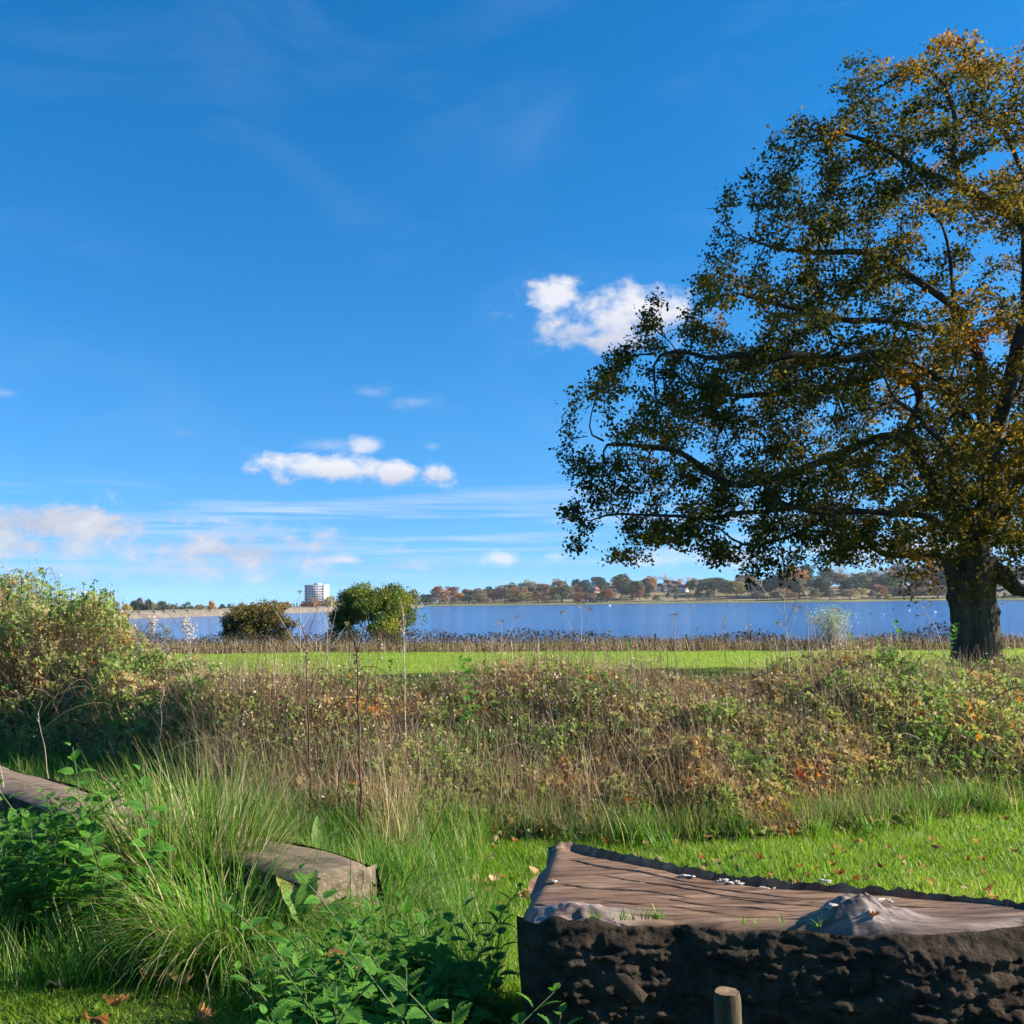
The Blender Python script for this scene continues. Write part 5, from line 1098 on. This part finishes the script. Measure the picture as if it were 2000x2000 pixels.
NLEAF = [nettle_leaf(i) for i in range(3)]
M['nstem'] = plain_mat('nettle stem', (.07, .13, .03), (.11, .11, .05), 20, .6)
def make_nettle(h, nodes, lsz, seed, start=.18):
    r = np.random.default_rng(seed); e = empty('nettle')
    b = r.normal(0, .05, 2); P = np.array([(b[0]*t_**2*2, b[1]*t_**2*2, h*t_) for t_ in np.linspace(0, 1, 8)]); V, q, T = tube(P, np.linspace(.0045, .002, 8), 5); obj('stem', mesh_from('stem', V, [q], None, M['nstem'], True), e)
    for k in range(nodes):
        t_ = start+(1-start)*(k/(nodes-1))**.85; p = np.array([np.interp(t_, np.linspace(0, 1, 8), P[:, c]) for c in range(3)]); a = k*math.pi/2+r.normal(0, .25)
        size = lsz*(.8+.5*math.sin(math.pi*min(1, .25+t_*.75)))*(1 if k < nodes-1 else .6)
        for j in (0, 1):
            aa_ = a+j*math.pi; pit = r.normal(.25 if t_ < .85 else .75, .15)
            o = obj('leaf', NLEAF[(k+j) % 3], e, tuple(p+np.array((math.cos(aa_), math.sin(aa_), .3))*.012), (pit, r.normal(0, .15), aa_-math.pi/2), (size,)*3)
    return e
protos = [make_nettle(.46, 8, .072, 1), make_nettle(.40, 7, .08, 2), make_nettle(.54, 9, .07, 3), make_nettle(.33, 6, .075, 4)]
used = [False]*4
def place_nettle(k, p, rz, s, label, group):
    e = protos[k] if not used[k] else copy_tree(protos[k]); used[k] = True
    e.location = tuple(p); e.rotation_euler = (float(rng.normal(0, .09)), float(rng.normal(0, .09)), rz); e.scale = (s, s, s); tag(e, label, 'nettle', group)
for i in range(60):
    p = at_z(rng.uniform(-40, 270), rng.uniform(1725, 1870), 0)
    if in_leftlog(p[0], p[1]): continue
    place_nettle(i % 4, p, rng.uniform(0, 6.28), rng.uniform(.95, 1.35), 'green stinging nettle in the patch in front of the old log', 'nettles before the old log')
for i in range(95):
    x, y = rng.uniform(-.72, .10), rng.uniform(2.75, 3.95)
    if in_log(np.array(x), np.array(y)) or in_leftlog(x, y): continue
    place_nettle(i % 4, (x, y, 0), rng.uniform(0, 6.28), rng.uniform(.75, 1.05), 'green stinging nettle beside the cut end of the big log', 'nettles beside the big log')
for i, (x, y, s) in enumerate(((.10, 2.80, 1.0), (.17, 2.72, .9), (-.02, 2.83, 1.05), (.05, 2.66, .8), (.24, 2.70, .62))): place_nettle(i % 4, (x, y, 0), i*1.9, s, 'green stinging nettle beside the cut end of the big log', 'nettles beside the big log')
for i, (u, v) in enumerate(((1385, 1722), (1455, 1718), (1480, 1728), (1430, 1708))): place_nettle(3, at_z(u, v+25, 0), i*2.1, .55, 'small bright nettle sprouting in the lawn behind the big log', 'nettles behind the big log')
tall = [make_nettle(1.15, 15, .085, 7, .3), make_nettle(1.35, 17, .07, 8, .45)]
for i, (k, u, vb, s, lab) in enumerate(((0, 915, 1560, 1.0, 'tall fresh green nettle standing out of the brown brambles at the centre'), (1, 935, 1560, .85, 'slimmer tall green nettle just right of the fresh one at the centre'))):
    e = tall[k]; e.location = tuple(at_z(u, vb, 0)); e.scale = (s, s, s); tag(e, lab, 'nettle', 'tall nettles')
for u, vt, Y, lab in ((1690, 1238, 10.2, 'leafy nettle top above the bramble just right of the willow shrub'), (1752, 1246, 10.4, 'short leafy nettle top above the bramble, left of the tallest one'), (1790, 1212, 10.3, 'tallest nettle top above the bramble left of the oak trunk'), (1830, 1220, 10.5, 'nettle top above the bramble nearest the oak trunk'), (1262, 1250, 10.2, 'lone thin nettle top before the field, below the village'), (745, 1290, 10.0, 'leafy nettle top before the field below the round bush'), (668, 1282, 10.0, 'leafy nettle top before the field left of the round bush')):
    e = copy_tree(tall[1]); p = at_y(u, vt, Y); s = p[2]/1.35; e.location = (p[0], Y, 0); e.scale = (s, s, s); e.rotation_euler = (0, 0, u); tag(e, lab, 'nettle', 'tall nettles')

# ------------------------------------------------------------------ grass tussocks
def tussock(u, v, n, lmin, lmax, label, seed, dry=.12, rad=.16, curl=1.9):
    r = np.random.default_rng(seed); p = at_z(u, v, 0); e = empty('grass_tussock', tuple(p), label, 'grass tuft', 'grass tussocks'); 
    for nm, m_, mat, lo, hi in (('green_blades', int(n*(1-dry)), 'tuft', .1, .78), ('dry_blades', int(n*dry), 'straw', .3, 1.0)):
        a = r.uniform(0, 6.28, m_); q = rad*np.sqrt(r.random(m_)); pos = np.stack([q*np.cos(a)*1.5, q*np.sin(a), np.zeros(m_)], 1)
        V, f, T = blades(pos, r.uniform(lmin, lmax, m_), r.uniform(.0035, .0075, m_), a+r.normal(0, .5, m_), np.abs(r.normal(.22, .22, m_)), np.abs(r.normal(curl, .37*curl, m_)), r.uniform(lo, hi, m_), 8, tgrad=.12, twist=.4)
        V[:, 2] = np.maximum(V[:, 2], .012+.02*r.random(len(V)))
        obj(nm, mesh_from(nm, V, [f], T, M[mat], True), e)
tussock(440, 1890, 1250, .34, .76, 'big drooping tussock of long grass in front of the old log', 1, .16, .20)
tussock(400, 1790, 500, .4, .85, 'tussock of long grass behind the big one, against the old log', 2, .2, .14)
tussock(320, 1790, 620, .5, .95, 'upright tuft of long grass against the old log, left of the big tussock', 11, .28, .15, .62)
tussock(412, 1785, 760, .5, 1.0, 'upright pale tuft of long grass hiding the middle of the old log', 12, .3, .17, .62)
tussock(735, 1850, 700, .25, .60, 'smaller tussock of green grass right of the end of the old log', 3, .08, .13)
tussock(700, 2010, 260, .22, .45, 'thin tuft of long grass among the nettles at the bottom', 4, .05, .10)
tussock(30, 1640, 260, .3, .6, 'dry brownish tuft at the left edge before the old log', 5, .7, .08)

# ------------------------------------------------------------------ docks
def dock_leaf(seed, mat='dock', dead=False):
    r = np.random.default_rng(seed); n = 11; t_ = np.linspace(0, 1, n); w = .19*np.sin(np.pi*t_**.8)**.75+.005; V, T = [], []
    for i, t0 in enumerate(t_):
        d = -.35*t0**2+.25*t0; wv = .02*math.sin(i*1.9+seed)+(r.normal(0, .03) if dead else 0)
        for k, sx_ in enumerate((-1, -.5, 0, .5, 1)): V.append((sx_*w[i]*(1-.3*dead), t0, d+.10*abs(sx_)*w[i]*3+wv*abs(sx_)+(r.normal(0, .02) if dead else 0))); T.append(.35+.25*abs(sx_)+r.normal(0, .08)+(.5 if dead else 0)+.3*(t0 > .7)*(seed % 2))
    return mesh_from('leaf', np.array(V), [grid_faces(n, 5)], np.clip(T, 0, 1), M[mat], True)
DL = [dock_leaf(i) for i in range(3)]+[dock_leaf(9, dead=True)]
def dock(u, v, leaves, label):
    e = empty('dock_plant', tuple(at_z(u, v, 0)), label, 'dock plant', 'dock plants')
    for (k, az_, pit, ln, z) in leaves:
        o = obj('leaf', DL[k], e, (0, 0, z), (pit, 0, az_), (ln, ln, ln)); 
    V, q, T = tube([(0, 0, 0), (.004, 0, .1), (0, .004, max(.12, max(l[4] for l in leaves)+.03))], [.008, .006, .004], 6); obj('stem', mesh_from('stem', V, [q], None, M['nstem'], True), e)
dock(590, 1905, [(0, -1.0, .5, .30, .16), (1, .9, .9, .26, .2), (2, -2.3, .55, .26, .12), (1, 2.2, .6, .24, .1), (0, -.2, 1.0, .24, .22)], 'dock with broad spotted leaves beside the big grass tussock')
dock(630, 1990, [(3, -1.9, -.4, .24, .26), (3, -.6, -.7, .2, .24), (1, .5, .3, .2, .1)], 'withering yellow dock with a brown crumpled leaf left of the nettles')
dock(625, 1690, [(2, .3, 1.15, .26, .05), (1, -.7, .8, .24, .04), (0, 1.6, .7, .24, .04), (2, -1.8, .5, .22, .04)], 'bright green dock behind the right end of the old log')

# ------------------------------------------------------------------ single dead stalks, umbels and willowherb
M['redstalk'] = plain_mat('dark red dock stalk', (.07, .022, .018), (.13, .05, .035), 12, .6)
M['umbel'] = plain_mat('dry umbel stalk', (.30, .23, .16), (.46, .37, .27), 12, .75)
M['fluff'] = leaf_mat('willowherb fluff', [(0, (.45, .34, .30)), (1, (.78, .70, .66))], .4, .8, .1)
def stalk(name, pts, r0, mat, label, cat, group, nbr=4, blen=.14, seeds=0, seed=0):
    r = np.random.default_rng(seed); pts = [np.array(p) for p in pts]; O = pts[0].copy(); e = empty(name, tuple(O), label, cat, group)
    t_ = np.linspace(0, len(pts)-1, 10); P = np.stack([np.interp(t_, range(len(pts)), [p[c] for p in pts]) for c in range(3)], 1)-O; P[1:-1, :2] += r.normal(0, .006, (8, 2))
    V, q, T = tube(P, np.linspace(r0, r0*.45, 10), 6); obj('stem', mesh_from('stem', V, [q], None, M[mat], True), e)
    for k in range(nbr):
        b = P[int(r.integers(3, 10))]; a = r.uniform(0, 6.28); d = np.array((math.cos(a)*.5, math.sin(a)*.5, 1)); L = blen*r.uniform(.5, 1.2); V, q, T = tube([b, b+d*L*.5, b+d*L+r.normal(0, .01, 3)], [r0*.45, r0*.35, r0*.2], 4); obj('side_branch', mesh_from('side_branch', V, [q], None, M[mat], True), e)
    if seeds:
        top = P[-1]; m_ = seeds; q0 = top+np.stack([r.normal(0, .014, m_), r.normal(0, .014, m_), -r.random(m_)*.2], 1); V, q, T = stamp(KITE_V, KITE_F, q0, frames(r.normal(size=q0.shape)), r.uniform(.01, .022, m_), r.random(m_)); obj('seed_head', mesh_from('seed_head', V, [q], T, M['dead']), e)
    return e
def seg(ub, vb, ut, vt, zb=0.0, dy=0.0):
    p0 = at_z(ub, vb, zb); p1 = at_y(ut, vt, p0[1]+dy); return [p0, p0*.55+p1*.45, p1]
G1 = 'dark red dead dock stalks'
stalk('dead_stalk', seg(608, 1640, 598, 1250), .0085, 'redstalk', 'dark red upright stalk behind the old log, topped by a pale seed tip', 'dead stalk', G1, 3, .25, 60, 1)
stalk('dead_stalk', seg(706, 1668, 697, 1275), .010, 'redstalk', 'thickest dark red stalk right of the old log end', 'dead stalk', G1, 5, .2, 90, 2)
stalk('dead_stalk', seg(642, 1640, 668, 1495), .007, 'redstalk', 'short slanting dark stalk between the two tall red stalks', 'dead stalk', G1, 2, .12, 0, 3)
stalk('dead_stalk', seg(820, 1710, 872, 1560), .006, 'redstalk', 'slanting red stalk in the dry grass right of the thick one', 'dead stalk', G1, 3, .12, 0, 4)
stalk('dead_stalk', seg(690, 1650, 745, 1235, dy=.4), .005, 'redstalk', 'thin leaning stalk crossing in front of the round bush', 'dead stalk', G1, 2, .2, 30, 5)
stalk('dead_stalk', seg(950, 1640, 905, 1440), .004, 'redstalk', 'thin dark stalk left of the big log end in the grass', 'dead stalk', G1, 2, .15, 20, 6)
stalk('dead_stalk', seg(795, 1600, 788, 1195, dy=.8), .006, 'umbel', 'tall pale dry stalk with tangled head before the round bush', 'dead stalk', 'pale dead stalks', 9, .16, 140, 7)
for i, (ub, vb, ut, vt, lab) in enumerate(((100, 1600, 75, 1390, 'pale dry stalk leaning above the old log at the left'), (300, 1560, 318, 1330, 'pale dry stalk before the left brambles'), (480, 1560, 470, 1300, 'pale straight stalk before the field, left of the red stalks'), (1100, 1590, 1065, 1330, 'pale dry stalk in the bramble bank above the log end'), (1250, 1590, 1235, 1290, 'pale dry stalk in front of the field centre'), (1620, 1560, 1560, 1360, 'pale bent stalk in the brown bramble bank'), (1590, 1470, 1735, 1368, 'long pale stalk lying slantwise across the right brambles'), (1720, 1560, 1700, 1330, 'thin pale stalk in the right brambles'), (1900, 1540, 1870, 1330, 'pale stalk in the brambles below the oak'), (1850, 1290, 1800, 1180, 'pale grass stalk rising before the lake beside the oak'), (540, 1420, 525, 1240, 'thin stalk rising before the rust bush'))):
    zb = 0 if vb > 1495 else .55; p0 = at_z(ub, vb, 0) if zb == 0 else at_y(ub, vb, 8.6); p1 = at_y(ut, vt, p0[1]+.2); stalk('dead_stalk', [p0, p0*.5+p1*.5+np.array((.02, 0, .02)), p1], .0035, 'umbel', lab, 'dead stalk', 'pale dead stalks', 2, .1, 12, 20+i)
def umbel(ub, ut, vt, Y, label, seed, nb=3, size=.07):
    r = np.random.default_rng(seed); p1 = at_y(ut, vt, Y); p0 = np.array((at_y(ub, 1400, Y)[0], Y, 0)); O = p0.copy(); e = empty('dry_hogweed', tuple(O), label, 'dry umbel', 'dry hogweed stalks')
    P = np.array([p0, p0*.6+p1*.4+np.array((.02, 0, 0)), p0*.25+p1*.75, p1])-O; V, q, T = tube(P, [.0065, .0055, .004, .003], 6); obj('stem', mesh_from('stem', V, [q], None, M['umbel'], True), e)
    heads = [(P[-1], np.array((0, 0, 1.)), size)]
    H = p1[2]
    for k in range(nb):
        b = P[1]+(P[3]-P[1])*r.uniform(.35, .85); a = k*2.4+r.uniform(0, 1); d = norm(np.array((math.cos(a)*.75, math.sin(a)*.4, 1.0))); L = H*r.uniform(.16, .28); c = b+d*L
        V, q, T = tube([b, b+d*L*.5+np.array((0, 0, -.01)), c], [.0035, .003, .002], 5); obj('branch', mesh_from('branch', V, [q], None, M['umbel'], True), e); heads.append((c, d, size*.7))
    for c, d, sz in heads:
        parts = []
        for j in range(13):
            a = j*2.399; rr = math.sqrt((j+.5)/13); v = norm(d+np.array((math.cos(a), math.sin(a), 0))*rr*.9); tip = c+v*sz*r.uniform(.85, 1.1); parts.append(tube([c, c+v*sz*.55+d*.004, tip], [.0013, .001, .0008], 3))
            for m_ in range(6):
                w = norm(v+r.normal(0, .5, 3)); parts.append(tube([tip, tip+w*sz*.22], [.0009, .0022], 3))
        V, Fs, T = join(parts); obj('umbel_head', mesh_from('umbel_head', V, Fs, None, M['umbel']), e)
umbel(1548, 1531, 1170, 8.9, 'tall dry hogweed with three bare rays, left of the willow shrub', 1, 3, .09)
umbel(1583, 1576, 1165, 9.0, 'tall dry hogweed just left of the willow shrub', 2, 3, .08)
umbel(1140, 1134, 1190, 9.6, 'dry hogweed before the middle of the lake', 3, 3, .06)
umbel(1322, 1318, 1212, 9.7, 'dry hogweed before the field right of centre', 4, 2, .06)
umbel(988, 978, 1222, 9.8, 'small dry hogweed right of the round bush', 5, 2, .05)
umbel(634, 640, 1205, 9.9, 'thin dry hogweed between the two bushes', 6, 3, .05)
umbel(588, 586, 1160, 9.6, 'thin dark branching stalk in front of the tower block', 7, 2, .03)
for i, (u, vt, lab) in enumerate(((1415, 1205, 'thin seed spike before the lake right of centre'), (1461, 1218, 'double seed spike before the lake right of centre'), (1360, 1228, 'short seed spike above the lakeside hedge'), (1180, 1262, 'short seed stalk before the field centre'), (1290, 1268, 'short seed stalk before the field right of centre'), (1505, 1240, 'thin seed spike left of the tall hogweed'))):
    p0 = np.array((at_y(u+6, 1300, 9.6)[0], 9.6, 0)); p1 = at_y(u, vt, 9.6); stalk('seed_spike', [p0, p0*.4+p1*.6, p1], .003, 'redstalk', lab, 'seed spike', 'thin seed spikes', 3, .06, 40, 50+i)
for i, (u, vt, n_, lab) in enumerate(((272, 1222, 120, 'short fluffy willowherb at the left before the lake'), (298, 1205, 260, 'fluffy white willowherb clump before the dam'), (325, 1225, 200, 'fluffy willowherb right beside the white clump'), (362, 1205, 200, 'tallest pale pink willowherb before the lake at the left'), (372, 1216, 120, 'pale willowherb right beside the tallest one'))):
    Y = 10.6; p0 = np.array((at_y(u, 1300, Y)[0], Y, 0)); p1 = at_y(u, vt, Y); e = stalk('willowherb', [p0, p0*.5+p1*.5, p1], .004, 'umbel', lab, 'willowherb', 'fluffy willowherb stalks', 8, .16, 0, 70+i)
    q0 = (p1-p0)+np.stack([rng.normal(0, .022, n_), rng.normal(0, .022, n_), -np.abs(rng.normal(0, .13, n_))], 1); V, q, T = stamp(KITE_V, KITE_F, q0, frames(rng.normal(size=q0.shape)), rng.uniform(.012, .03, n_), rng.random(n_)); obj('fluff', mesh_from('fluff', V, [q], T, M['fluff']), e)

# leafy shoots that stand above the tall left bramble
lt = [o for o in COL.objects if o.name.startswith('bramble_thicket')][0]; LB = np.array(lt.location)
for i, (u, vb, vt) in enumerate(((18, 1150, 1128), (42, 1150, 1112), (56, 1150, 1120), (100, 1180, 1146), (116, 1170, 1128), (140, 1190, 1152), (163, 1190, 1142), (183, 1195, 1132), (196, 1200, 1150), (209, 1200, 1146), (222, 1215, 1152), (-30, 1150, 1112))):
    Y = 11.2; a, b = at_y(u-3, vb+30, Y), at_y(u, vt, Y); parts = [tube([a-LB, a*.5+b*.5-LB+np.array((.01, 0, 0)), b-LB], [.004, .003, .002], 4, .3)]; m_ = 26; s_ = rng.random(m_)[:, None]
    parts.append(stamp(LEAF_V, LEAF_F, (a+(b-a)*s_)-LB+rng.normal(0, .008, (m_, 3)), frames(norm(rng.normal(size=(m_, 3))+np.array((0, 0, .6)))), rng.uniform(.02, .042, m_), rng.uniform(.1, .6, m_))); V, Fs, T = join(parts); obj('shoot', mesh_from('shoot', V, Fs, T, M['bramble']), lt)

# ------------------------------------------------------------------ fallen leaves
FL = []
for i in range(5):
    r = np.random.default_rng(i); t_ = np.linspace(0, 1, 15); w = (.05+.27*np.sin(np.pi*t_**.85))*(1+.42*np.cos(2*np.pi*4.4*t_+i)); w[0] = w[-1] = .012; V = []
    for k, t0 in enumerate(t_):
        z0 = (.5+.3*i % 1)*(t0-.5)**2+.05*math.sin(t0*7+i)
        for sx_ in (-1, 0, 1): V.append((sx_*w[k], t0, z0+(.9*abs(w[k])*abs(sx_))*(1 if i % 2 else -.6)+r.normal(0, .012)))
    FL.append(mesh_from('fallen_leaf', np.array(V), [grid_faces(15, 3)], np.full(len(V), .1+.2*i), M['fallen'], True))
def fallen(u, v, s, label, group, z=.06):
    p = at_z(u, v, z); o = obj('fallen_leaf', FL[int(rng.integers(0, 5))], None, tuple(p), (float(rng.normal(0, .45)), float(rng.normal(0, .45)), float(rng.uniform(0, 6.28))), (s,)*3); tag(o, label, 'leaf', group)
for i in range(120):
    u = rng.uniform(930, 2010); v = 1580+190*rng.random()**.8
    fallen(u, v, rng.uniform(.035, .07), 'fallen orange oak leaf lying in the lawn behind the big log', 'fallen leaves behind the big log')
for u, v, s, lab in ((95, 1922, .13, 'curled tan leaf in the short grass at the lower left'), (218, 1910, .10, 'small brown leaf between the two larger ones at the lower left'), (272, 1923, .13, 'bright orange-brown leaf in the grass left of the tussock'), (250, 1965, .11, 'large crumpled pinkish brown leaf at the bottom left'), (215, 1988, .12, 'brown leaf at the bottom edge below the crumpled one'), (375, 1925, .11, 'brown leaf under the edge of the tussock'), (375, 1992, .10, 'small leaf at the bottom edge below the tussock')):
    fallen(u, v, s, lab, 'fallen leaves at the lower left', .05)
for i in range(16): fallen(rng.uniform(880, 1010), rng.uniform(1600, 1720), rng.uniform(.05, .085), 'fallen leaf in the grass left of the big log end', 'fallen leaves left of the big log')
p = at_z(1718, 1808, ZT); o = obj('fallen_leaf', FL[1], None, (p[0], p[1], float(topz(p[0], p[1]))+.012), (.2, .3, 1.0), (.045,)*3); tag(o, 'small orange leaf lying on the cut face of the big log', 'leaf')

# ------------------------------------------------------------------ air: faint autumn haze over the lake
hz = bpy.data.materials.new('autumn haze'); hz.use_nodes = True; t = NT(hz.node_tree); t.n.clear()
pv = t.new('ShaderNodeVolumePrincipled', inp={'Density': .00006}); pv.inputs['Color'].default_value = (.86, .92, 1.0, 1)
out = t.new('ShaderNodeOutputMaterial'); t.l.new(pv.outputs[0], out.inputs['Volume'])
V, q = box_vf(-2600, 4200, -60, 4300, -16, 62)
tag(obj('haze', mesh_from('haze', V, [q], None, hz)), 'faint pale haze over the lake and far shore', 'haze', kind='stuff')
